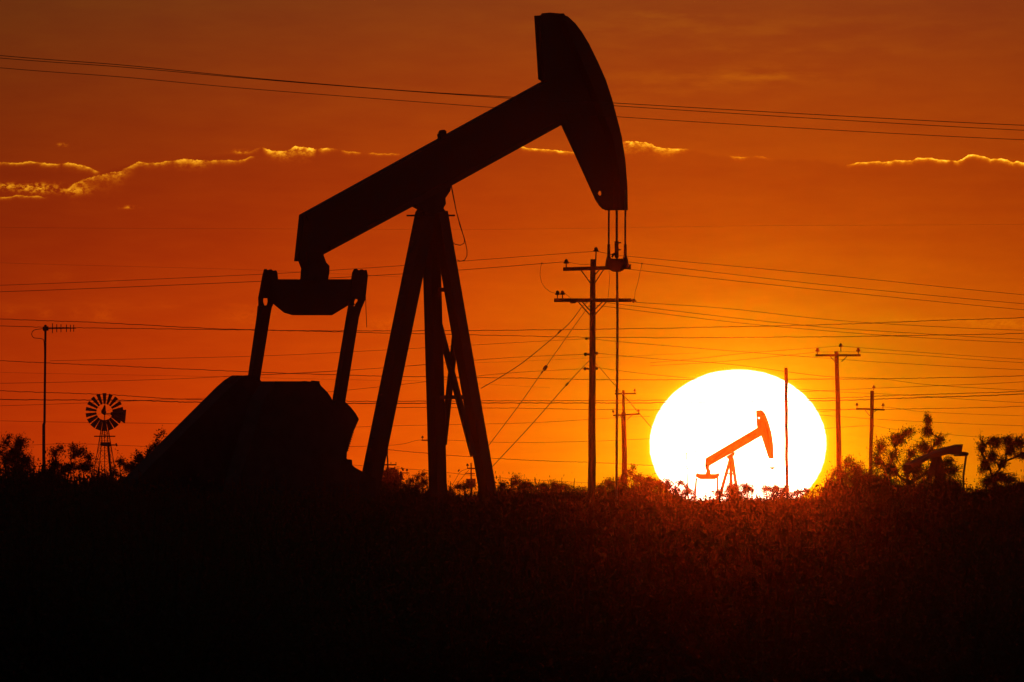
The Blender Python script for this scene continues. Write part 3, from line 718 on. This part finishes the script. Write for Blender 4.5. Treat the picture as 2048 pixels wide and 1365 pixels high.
# ------------------------------------------------------------------ antenna mast
def antenna():
    D = 500.0; mpp = D / F
    root = thing('antenna_mast', ground(88, D), 'thin antenna mast with a short comb-like aerial near the windmill', 'antenna')
    m = MB(); m.tube([at(91, 650, D), at(90.5, 700, D), at(89, 845, D), at(87.5, 850, D), at(87.5, 1000, D), at(87.5, HZ + EYE / mpp, D)], [2.2 * mpp, 2.2 * mpp, 2.4 * mpp, 3.0 * mpp, 3.2 * mpp, 3.3 * mpp], 8); m.build('mast', M['zinc'], root)
    o = Vector((0, -0.05, 0))
    m = MB(); m.tube([at(85, 658, D) + o, at(152, 656.5, D) + o], 1.2 * mpp, 6); bm = m.build('boom', M['zinc'], root)
    for x, h in ((105, 10), (113.5, 8), (122, 8), (133, 7.5), (141, 7), (147.5, 7)):
        m = MB(); m.tube([at(x, 657 - h, D) + o, at(x, 657 + h, D) + o], 0.85 * mpp, 5); m.build('element', M['zinc'], bm)
    m = MB(); m.bar(at(86, 658, D) + o * 1.6, at(97, 657.5, D) + o * 1.6, 8.5 * mpp, 5 * mpp); m.bar(at(91, 651, D) + o * 1.7, at(91, 664, D) + o * 1.7, 5 * mpp); m.build('clamp', M['zinc'], root)
    m = MB(); m.tube([at(x, y, D) + o for x, y in spline([(86, 658), (76, 659), (68, 661), (64, 666), (64, 671), (68, 676), (76, 677), (83, 678), (88, 684), (89, 720)], 6)], 0.7 * mpp, 5); m.build('feed_cable', M['wire'], root)
antenna()

# ------------------------------------------------------------------ windmill
def windmill():
    D = 800.0; mpp = D / F
    root = thing('windmill', ground(210, D), 'old farm windmill with a bladed wheel and tail vane on a lattice tower', 'windmill')
    C = at(209, 824.5, D)
    X = Vector((1, 0, 0)); Z = Vector((0, 0, 1)); Y = Vector((0, 1, 0))
    wh = MB(); wh.tube([C + Y * 0.35, C - Y * 0.12], 3.2 * mpp, 10); wheel = wh.build('wheel', M['zinc'], root)
    rr = random.Random(4)
    for i in range(18):
        a = 2 * math.pi * (i + 0.5) / 18
        d = X * math.cos(a) + Z * math.sin(a); t = Y.cross(d)
        tl = math.radians(38 if -2.9 < -a + 0 or True else 0)
        low = max(0.0, -math.sin(a)); k = 0.84 + 0.5 * low
        w0, w1 = 2.1 * mpp * k, 4.5 * mpp * k
        m = MB(); q = (t * math.cos(tl) + Y * math.sin(tl)) / math.cos(tl)
        p = [C + d * 16 * mpp + q * -w0, C + d * 16 * mpp + q * w0, C + d * 37.8 * mpp + q * w1, C + d * 37.8 * mpp + q * -w1]
        m.prism(p, (t * -math.sin(tl) + Y * math.cos(tl)) * 0.006); m.build('blade', M['zinc'], wheel)
    for rad in (17.5, 29):
        m = MB(); m.tube([C + (X * math.cos(2 * math.pi * i / 36) + Z * math.sin(2 * math.pi * i / 36)) * rad * mpp for i in range(37)], 0.35 * mpp, 4); m.build('rim', M['zinc'], wheel)
    m = MB()
    for i in range(6):
        a = 2 * math.pi * i / 6 + 0.4; d = X * math.cos(a) + Z * math.sin(a)
        m.tube([C, C + d * 29 * mpp], 0.22 * mpp, 4)
    m.build('spokes', M['zinc'], wheel)
    P = Plane(C + Y * 0.5, Y)
    m = MB(); P.slab(m, [(209.5, 809), (211, 813), (212, 826), (210.5, 831), (207, 830), (203, 827), (202, 823), (205, 818)], 0, 0.3); m.build('gear_case', M['cast'], root)
    P2_ = Plane(C + Y * 0.8, Y)
    m = MB(); P2_.slab(m, [(221, 825), (232, 822), (252.5, 819.5), (251.5, 833), (250, 847.5), (231, 836), (221, 830)], 0, 0.03); vane = m.build('tail_vane', M['zinc'], root)
    m = MB(); m.tube([P2_.P(211, 827), P2_.P(224, 827.5)], 0.8 * mpp, 5); m.tube([P2_.P(211, 829.5), P2_.P(224, 830.5)], 0.5 * mpp, 5); m.build('tail_bone', M['zinc'], vane)
    top = at(210.5, 832, D).z
    tw = MB(); zt = at(0, 845, D).z
    def corner(sx_, sy_, z):
        f = (zt - z) / zt
        h = (4.2 + 38 * f) * mpp
        return Vector((C.x + sx_ * h * 0.92 + sy_ * h * 0.25, C.y + 0.4 + sy_ * h, z))
    for sx_ in (-1, 1):
        for sy_ in (-1, 1):
            m = MB(); m.bar(corner(sx_, sy_, zt), corner(sx_, sy_, -0.05), 1.5 * mpp); m.build('tower_leg', M['zinc'], root)
    m = MB(); m.tube([Vector((C.x, C.y + 0.4, C.z)), Vector((C.x, C.y + 0.4, 0.0))], 0.9 * mpp, 6); m.build('pump_rod', M['zinc'], root)
    m = MB()
    zs = [at(0, y, D).z for y in (862, 882, 902, 924, 950, 980)]
    for z in zs:
        c = [corner(a, b_, z) for a, b_ in ((-1, -1), (1, -1), (1, 1), (-1, 1))]
        for i in range(4): m.bar(c[i], c[(i + 1) % 4], 0.9 * mpp)
    for z0, z1 in zip(zs[:-1], zs[1:]):
        for (a, b_), (c_, d_) in (((-1, -1), (1, -1)), ((1, -1), (1, 1)), ((1, 1), (-1, 1)), ((-1, 1), (-1, -1))):
            m.tube([corner(a, b_, z0), corner(c_, d_, z1)], 0.4 * mpp, 4); m.tube([corner(c_, d_, z0), corner(a, b_, z1)], 0.4 * mpp, 4)
    m.build('tower_bracing', M['zinc'], root)
    z = at(0, 873, D).z
    m = MB(); m.prism([Vector((C.x + a * 21 * mpp, C.y + 0.4 + b_ * 16 * mpp, z)) for a, b_ in ((-1, -1), (1, -1), (1, 1), (-1, 1))], Vector((0, 0, 1.1 * mpp))); m.build('platform', M['wood'], root)
    m = MB(); P.slab(m, [(201, 885), (221, 885), (222, 892), (219, 894), (201, 892)], -0.3, 0.3); m.tube([P.P(220, 890.5, -0.3), P.P(232, 890.5, -0.3)], 1.3 * mpp, 6); m.tube([P.P(232, 887, -0.3), P.P(234, 893, -0.3)], 1.6 * mpp, 6); m.build('furl_winch', M['zinc'], root)
    m = MB(); m.tube([corner(1, -1, at(0, 888, D).z), corner(1, -1, -0.05) + Vector((0.02, -0.1, 0))], 2.4 * mpp, 6); m.build('drop_pipe', M['zinc'], root)
windmill()

# ------------------------------------------------------------------ trees and shrubs
def leafy(rng, cm, tm, c, rx, rz, root_p, n_tw, leaves, ls, tr, droop=0.0, ry=None):
    """one lump of crown: a limb from root_p to the lump, twigs that fill it, leaves along the twigs"""
    ry = ry or rx
    mid = root_p.lerp(c, 0.5) + Vector((rng.uniform(-.2, .2) * rx, rng.uniform(-.2, .2) * rx, 0.12 * rz))
    tm.tube([root_p, root_p.lerp(mid, .5) + Vector((rng.uniform(-.05, .05), 0, 0)), mid, c], [tr, tr * .8, tr * .6, tr * .35], 5)
    for _ in range(n_tw):
        while True:
            q = Vector((rng.uniform(-1, 1), rng.uniform(-1, 1), rng.uniform(-1, 1)))
            if q.length < 1: break
        q = q * (0.35 + 0.95 * rng.random())
        e = c + Vector((q.x * rx, q.y * ry, q.z * rz))
        s = mid.lerp(c, rng.uniform(-0.3, 1.1))
        k = s.lerp(e, 0.55) + Vector((rng.gauss(0, .08) * rx, rng.gauss(0, .08) * rx, rng.uniform(0, .25) * rz))
        tip = e + (e - k) * rng.uniform(0.2, 0.7) + Vector((0, 0, -rng.uniform(0, .25) * rz))
        tm.tube([s, k, e, tip], [tr * .3, tr * .2, tr * .12, tr * .05], 4)
        for j in range(leaves):
            t = rng.uniform(0.3, 1.0)
            p = (s.lerp(k, t * 2) if t < .5 else k.lerp(tip, t * 2 - 1)) + Vector((rng.gauss(0, 1), rng.gauss(0, 1), rng.gauss(0, 1))) * ls * 2.6
            a = Vector((rng.gauss(0, 1), rng.gauss(0, 1), rng.gauss(0, 1))).normalized()
            b_ = a.orthogonal().normalized(); b_.rotate(Matrix.Rotation(rng.uniform(0, 6.28), 3, a))
            L = ls * rng.uniform(0.4, 1.4)
            cm.quad(p, a * L, b_ * L * rng.uniform(0.25, 0.6))
def plant(name, label, cat, bx, D, lumps, seed, group, fork=None, tr=0.05, leaves=None, ls=None, stems=1, mtl='leaf'):
    """lumps: (px, py, rx px, ry px, twigs)"""
    rng = random.Random(seed)
    leaves = leaves or 10; ls = ls or 0.019
    base = ground(bx, D); root = thing(name, base, label, cat, group)
    mpp = D / F
    cm, tm = MB(), MB()
    fx, fy = fork if fork else (bx, max(l[1] + l[3] for l in lumps) + 45)
    fk = at(fx, fy, D)
    for s in range(stems):
        off = Vector((rng.uniform(-.25, .25) * (stems - 1), rng.uniform(-.3, .3), 0))
        b0 = base + off + Vector((0, 0, -0.05))
        tm.tube([b0, b0.lerp(fk, .4) + Vector((rng.uniform(-.1, .1), rng.uniform(-.1, .1), 0)), fk], [tr * 1.9, tr * 1.5, tr * 1.2], 7)
    nodes = [(fk, 0)]
    order = sorted(lumps, key=lambda l: math.hypot(l[0] - fx, l[1] - fy))
    for (x, y, rx, ry, ntw) in order:
        ry = max(ry, 9)
        c = at(x, y, D) + Vector((0, rng.uniform(-.6, .6) * rx * mpp, 0))
        # grow from the nearest limb already there, never from one that stands higher
        def cost(q): return (c - q[0]).length + max(0.0, q[0].z - c.z + 0.1) * 3 + q[1] * 0.12
        p0, dep = min(nodes, key=cost)
        leafy(rng, cm, tm, c, rx * mpp * 1.22, ry * mpp * 1.22, p0, int(ntw * (2.8 if cat == 'tree' else 2.6)), leaves, ls, tr * 0.8 ** dep)
        nodes.append((c, dep + 1)); nodes.append((p0.lerp(c, 0.6), dep + 1))
    tm.build('trunk' if cat == 'tree' else 'stems', M['bark'], root)
    cm.build('crown' if cat == 'tree' else 'foliage', M[mtl], root)
    return root
T, SH = 'mesquite trees on the skyline', 'scrub bushes on the skyline'
plant('mesquite_tree', 'tall ragged mesquite tree with a pointed top beside the half-hidden pumpjack', 'tree', 1842, 560,
      [(1763, 892, 17, 22, 26), (1752, 925, 14, 26, 22), (1797, 878, 17, 15, 60), (1818, 866, 14, 12, 26), (1790, 910, 22, 22, 20), (1856, 838, 9, 14, 26), (1853, 862, 9, 14, 34), (1880, 880, 16, 14, 26), (1845, 893, 20, 17, 30),
       (1862, 905, 22, 20, 40), (1825, 905, 14, 16, 18), (1815, 935, 20, 25, 34), (1775, 940, 24, 24, 36), (1835, 940, 22, 28, 60), (1875, 940, 24, 20, 46), (1900, 925, 16, 16, 18), (1908, 945, 15, 18, 34)], 21, T, fork=(1818, 965), tr=0.055, stems=2)
plant('mesquite_tree', 'spreading mesquite tree with an open crown at the picture edge', 'tree', 1985, 560,
      [(1965, 893, 11, 20, 26), (1992, 885, 16, 14, 50), (2015, 882, 16, 12, 34), (2040, 885, 16, 16, 40), (2022, 897, 14, 16, 36), (1985, 915, 16, 20, 40), (1968, 930, 12, 20, 34), (2008, 925, 14, 16, 22), (2048, 910, 14, 10, 26), (2070, 895, 22, 18, 40),
       (2000, 955, 30, 14, 50), (1975, 965, 16, 14, 30), (2025, 960, 16, 10, 22)], 22, T, fork=(1990, 955), tr=0.05, stems=2)
plant('mesquite_tree', 'bushy mesquite tree with drooping sprays at the picture edge beside the antenna mast', 'tree', 25, 520,
      [(12, 885, 12, 9, 12), (40, 885, 16, 12, 44), (30, 905, 26, 14, 44), (15, 920, 22, 16, 40), (50, 922, 18, 16, 40), (18, 873, 6, 5, 5), (-25, 900, 30, 30, 50), (40, 935, 30, 12, 40)], 23, T, fork=(25, 985), tr=0.04, stems=2)
plant('mesquite_shrub', 'feathery windswept shrub between the antenna mast and the windmill', 'shrub', 135, 500,
      [(108, 905, 11, 14, 16), (122, 897, 8, 8, 10), (145, 895, 9, 7, 9), (150, 908, 13, 9, 16), (165, 905, 9, 14, 18), (178, 912, 11, 14, 16), (110, 930, 16, 16, 36), (140, 935, 22, 14, 40), (175, 935, 18, 16, 40), (100, 945, 20, 12, 36)], 24, SH, fork=(128, 985), tr=0.028, stems=2)
plant('mesquite_shrub', 'loose shrub at the foot of the windmill, on the counterweight side', 'shrub', 250, 520,
      [(238, 925, 12, 16, 16), (225, 945, 14, 14, 14), (255, 935, 12, 16, 20), (268, 945, 12, 16, 26), (205, 955, 16, 10, 26)], 25, SH, fork=(250, 1000), tr=0.025, stems=2)
plant('mesquite_shrub', 'shrub with one long thin spray along the slanting edge of the counterweight', 'shrub', 290, 430,
      [(276, 918, 14, 14, 24), (285, 935, 20, 16, 40), (308, 893, 9, 8, 9), (322, 868, 7, 7, 5), (318, 885, 10, 10, 5), (262, 935, 14, 12, 20), (300, 905, 10, 10, 10)], 26, SH, fork=(280, 1000), tr=0.022, stems=2)
plant('round_bush', 'small round bush beside a far pole between the pumpjack legs', 'shrub', 783, 1300, [(783, 957, 8, 9, 70), (779, 968, 12, 8, 50)], 27, SH, tr=0.04, ls=0.1)
plant('scrub_bush', 'spiky scrub between the rear and middle legs of the large pumpjack', 'shrub', 835, 700,
      [(820, 962, 12, 9, 14), (835, 955, 9, 10, 12), (848, 950, 8, 10, 10), (850, 965, 12, 10, 20), (832, 972, 18, 8, 34), (808, 972, 14, 8, 26)], 28, SH, tr=0.03)
plant('scrub_bush', 'low scrub in the gap between the middle and front legs of the large pumpjack', 'shrub', 918, 700, [(922, 974, 14, 7, 24), (938, 972, 12, 7, 24), (902, 982, 12, 6, 14)], 29, SH, tr=0.03)
plant('scrub_bush', 'twiggy scrub hugging the front leg of the large pumpjack', 'shrub', 1025, 620,
      [(1005, 972, 12, 8, 26), (1030, 966, 12, 7, 20), (1035, 956, 14, 8, 8), (1050, 970, 14, 9, 40), (1060, 975, 18, 8, 50), (1015, 982, 20, 8, 40)], 30, SH, tr=0.028)
plant('scrub_bush', 'low dense scrub midway between the front pumpjack leg and the two-armed pole', 'shrub', 1110, 640,
      [(1085, 974, 12, 8, 34), (1108, 970, 12, 7, 30), (1130, 976, 14, 7, 34), (1150, 982, 12, 6, 22), (1100, 982, 24, 8, 50)], 31, SH, tr=0.028)
plant('scrub_bush', 'small scrub clump at the foot of the two-armed pole', 'shrub', 1208, 660,
      [(1200, 976, 14, 8, 36), (1215, 966, 10, 9, 22), (1165, 983, 16, 6, 24), (1225, 970, 12, 12, 30)], 32, SH, tr=0.028)
plant('scrub_bush', 'wide twiggy bush around the stout pole, reaching the sun edge', 'shrub', 1272, 620,
      [(1258, 945, 12, 12, 14), (1268, 935, 8, 8, 6), (1245, 960, 16, 12, 40), (1275, 958, 16, 12, 40), (1298, 962, 16, 12, 50), (1320, 968, 14, 9, 36), (1285, 975, 34, 10, 80), (1240, 978, 18, 8, 40)], 33, SH, tr=0.03, stems=3)
plant('scrub_bush', 'backlit scrub low in the sun disc before the small pumpjack tail', 'shrub', 1352, 640,
      [(1335, 966, 12, 9, 20), (1330, 975, 16, 8, 34), (1360, 966, 9, 9, 16), (1352, 980, 18, 8, 34), (1378, 984, 13, 8, 26), (1372, 975, 8, 9, 14)], 34, SH, tr=0.028, stems=2)
plant('scrub_bush', 'backlit bush low in the sun disc before the small pumpjack legs', 'shrub', 1470, 660,
      [(1432, 985, 14, 7, 18), (1458, 978, 10, 9, 30), (1470, 976, 12, 8, 40), (1490, 972, 14, 9, 24), (1500, 980, 16, 8, 34), (1470, 988, 34, 7, 70)], 35, SH, tr=0.028, stems=3)
plant('scrub_bush', 'backlit low scrub at the foot of the bare post in the sun', 'shrub', 1560, 680,
      [(1530, 978, 14, 7, 26), (1552, 978, 12, 7, 30), (1572, 980, 12, 7, 30), (1597, 985, 14, 6, 20), (1615, 984, 10, 6, 20), (1560, 988, 40, 6, 60)], 36, SH, tr=0.028, stems=2)
plant('spiky_shrub', 'spiky bare-twigged shrub leaning out from the lower edge of the sun', 'shrub', 1690, 470,
      [(1662, 965, 16, 22, 16), (1672, 945, 14, 16, 10), (1690, 950, 20, 22, 46), (1700, 925, 14, 14, 22), (1712, 940, 22, 20, 50), (1680, 975, 26, 16, 60), (1725, 960, 24, 18, 60), (1655, 985, 16, 10, 26)], 37, SH, fork=(1685, 1040), tr=0.024, leaves=9, stems=3, mtl='leaf_dry')
plant('mesquite_shrub', 'dense shrub at the foot of the thinner leaning pole', 'shrub', 1742, 520, [(1735, 955, 18, 14, 50), (1755, 962, 18, 14, 60), (1775, 968, 20, 14, 60), (1740, 975, 30, 14, 80)], 38, SH, fork=(1745, 1030), tr=0.028, stems=2)
plant('mesquite_shrub', 'dark dense shrub under the half-hidden pumpjack beam', 'shrub', 1880, 540, [(1850, 970, 26, 16, 80), (1885, 968, 24, 16, 80), (1912, 972, 18, 16, 60), (1880, 985, 50, 14, 110)], 39, SH, fork=(1880, 995), tr=0.03, stems=3)
plant('mesquite_shrub', 'low dark shrub under the open crown at the picture edge', 'shrub', 2000, 540, [(1960, 985, 20, 9, 50), (1995, 978, 26, 12, 80), (2035, 975, 26, 12, 80), (2060, 980, 30, 14, 80)], 40, SH, fork=(2005, 1000), tr=0.03, stems=3)

# ------------------------------------------------------------------ the brush plain: one countless mass
protos = bpy.data.collections.new('brush_forms')
def brush_form(i):
    rng = np.random.default_rng(100 + i)
    nt_, nl = 64, 90
    th = rng.uniform(0, 2 * np.pi, nt_); el = np.arccos(rng.uniform(0.05, 1, nt_)) * 0.95
    ln = rng.uniform(0.65, 1.0, nt_) * (1.0 - 0.25 * np.sin(el * 1.2))
    d = np.stack([np.sin(el) * np.cos(th) * 0.95, np.sin(el) * np.sin(th) * 0.95, np.cos(el)], 1) * ln[:, None]
    t = rng.uniform(0.18, 1.0, (nt_, nl)) ** 0.75
    c = (d[:, None, :] * t[..., None] + rng.normal(0, 0.035, (nt_, nl, 3))).reshape(-1, 3)
    c[:, 2] = np.abs(c[:, 2])
    n = len(c)
    a = rng.normal(size=(n, 3)); a /= np.linalg.norm(a, axis=1)[:, None]
    b = np.cross(a, rng.normal(size=(n, 3))); b /= np.linalg.norm(b, axis=1)[:, None]
    L = rng.uniform(0.005, 0.014, (n, 1)); Wd = L * rng.uniform(0.3, 0.7, (n, 1))
    V = np.stack([c - a * L - b * Wd, c + a * L - b * Wd, c + a * L + b * Wd, c - a * L + b * Wd], 1).reshape(-1, 3)
    Fc = np.arange(4 * n).reshape(-1, 4)
    # twigs as slim three-sided stems
    tv, tf = [], []
    for k in range(nt_):
        p0 = Vector((0, 0, 0)); p1 = Vector(d[k]) * 1.04
        s = p1.orthogonal().normalized(); q = p1.normalized().cross(s)
        o = 4 * n + len(tv)
        for p, r in ((p0, 0.012), (p1, 0.003)):
            for j in range(3): tv.append(p + (s * math.cos(2.094 * j) + q * math.sin(2.094 * j)) * r)
        for j in range(3): tf.append((o + j, o + (j + 1) % 3, o + 3 + (j + 1) % 3, o + 3 + j))
    me = bpy.data.meshes.new('brush_form')
    me.from_pydata([tuple(x) for x in V] + [tuple(x) for x in tv], [], [tuple(x) for x in Fc] + tf)
    me.materials.append(M['leaf'] if i % 3 else M['leaf_dry'])
    ob = bpy.data.objects.new('brush_form', me); protos.objects.link(ob)
for i in range(6): brush_form(i)
rng = np.random.default_rng(7)
pts = []; scl = []
# how high the brush stands along the skyline (photo column, row of its top)
SKY_X = [-900, 0, 60, 110, 200, 240, 290, 340, 420, 780, 850, 900, 960, 1000, 1060, 1160, 1200, 1250, 1300, 1345, 1400, 1500, 1600, 1640, 1680, 1720, 1780, 1850, 1920, 1945, 1970, 2048, 2900]
SKY_Y = [950, 938, 942, 950, 957, 964, 950, 950, 960, 972, 980, 990, 987, 981, 979, 985, 988, 974, 976, 990, 1001, 995, 996, 996, 974, 958, 968, 966, 980, 994, 989, 976, 970]
def zone(d0, d1, n, dy0, dy1, ymin=0.0, hmin=0.9, hmax=3.6, spread=1.35, lift=False):
    D_ = np.sqrt(rng.uniform(d0 * d0, d1 * d1, n))
    half = D_ * 0.027 * spread + 5
    X_ = rng.uniform(-1, 1, n) * half
    ys = np.maximum(np.interp(X_ / D_ * F + 1024, SKY_X, SKY_Y), ymin) + rng.uniform(0, 1, n) ** 1.4 * (dy1 - dy0) + dy0
    if lift: ys = ys + np.interp(X_ / D_ * F + 1024, [1265, 1330, 1850, 2200], [0, 45, 45, 0])
    h = np.clip(EYE + (HZ - ys) / F * D_, hmin, hmax)
    pts.append(np.stack([X_, D_, np.zeros(n) - 0.05], 1)); scl.append(h * 1.14)
zone(190, 290, 2600, 60, 190)
zone(290, 380, 3600, 22, 90, lift=True)
zone(404, 560, 4200, 0, 40)
zone(560, 900, 4200, 2, 26, 968)
zone(900, 1500, 3600, 2, 20, 982)
zone(1500, 2200, 4200, 0, 14, 988)
P_ = np.concatenate(pts); H_ = np.concatenate(scl)
me = bpy.data.meshes.new('brush')
me.from_pydata([tuple(p) for p in P_], [], [])
for nm, ty, data in (('size', 'FLOAT', H_), ('turn', 'FLOAT', rng.uniform(0, 6.28, len(P_))), ('form', 'INT', rng.integers(0, 6, len(P_)))):
    at_ = me.attributes.new(nm, ty, 'POINT'); at_.data.foreach_set('value', data.astype(np.float32 if ty == 'FLOAT' else np.int32))
bo = bpy.data.objects.new('brush', me); COL.objects.link(bo); bo['kind'] = 'stuff'
bo['label'] = 'dark mass of low brush covering the plain'
ng = bpy.data.node_groups.new('brush_scatter', 'GeometryNodeTree')
ng.interface.new_socket('Geometry', in_out='INPUT', socket_type='NodeSocketGeometry')
ng.interface.new_socket('Geometry', in_out='OUTPUT', socket_type='NodeSocketGeometry')
gi = ng.nodes.new('NodeGroupInput'); gout = ng.nodes.new('NodeGroupOutput')
ci = ng.nodes.new('GeometryNodeCollectionInfo'); ci.inputs['Collection'].default_value = protos
ci.inputs['Separate Children'].default_value = True; ci.inputs['Reset Children'].default_value = True
def na(nm, ty):
    x = ng.nodes.new('GeometryNodeInputNamedAttribute'); x.data_type = ty; x.inputs['Name'].default_value = nm; return x.outputs['Attribute']
ip = ng.nodes.new('GeometryNodeInstanceOnPoints'); ip.inputs['Pick Instance'].default_value = True
cx = ng.nodes.new('ShaderNodeCombineXYZ'); ng.links.new(na('turn', 'FLOAT'), cx.inputs[2])
e2 = ng.nodes.new('FunctionNodeEulerToRotation'); ng.links.new(cx.outputs[0], e2.inputs[0])
ng.links.new(gi.outputs[0], ip.inputs['Points']); ng.links.new(ci.outputs[0], ip.inputs['Instance'])
ng.links.new(na('form', 'INT'), ip.inputs['Instance Index']); ng.links.new(e2.outputs[0], ip.inputs['Rotation'])
sc = ng.nodes.new('ShaderNodeCombineXYZ'); sz = na('size', 'FLOAT')
for k in range(3): ng.links.new(sz, sc.inputs[k])
ng.links.new(sc.outputs[0], ip.inputs['Scale']); ng.links.new(ip.outputs[0], gout.inputs[0])
md = bo.modifiers.new('scatter', 'NODES'); md.node_group = ng

# ------------------------------------------------------------------ haze: dusty evening air
hz = MB()
x0, x1, y0, y1, z0, z1 = -390.0, 390.0, -24.0, 2250.0, -1.0, 13.8
hz.v = [Vector(p) for p in ((x0, y0, z0), (x1, y0, z0), (x1, y1, z0), (x0, y1, z0), (x0, y0, z1), (x1, y0, z1), (x1, y1, z1), (x0, y1, z1))]
hz.f = [(3, 2, 1, 0), (4, 5, 6, 7), (0, 1, 5, 4), (1, 2, 6, 5), (2, 3, 7, 6), (3, 0, 4, 7)]
hm = bpy.data.materials.new('dusty_air'); hm.use_nodes = True
hn = hm.node_tree; hn.nodes.clear()
pv = hn.nodes.new('ShaderNodeVolumePrincipled'); ho = hn.nodes.new('ShaderNodeOutputMaterial')
pv.inputs['Color'].default_value = (0.95, 0.36, 0.05, 1)
pv.inputs['Density'].default_value = HAZE_D
pv.inputs['Anisotropy'].default_value = HAZE_G
hn.links.new(pv.outputs[0], ho.inputs['Volume'])
hb = hz.build('haze', hm); hb['kind'] = 'stuff'
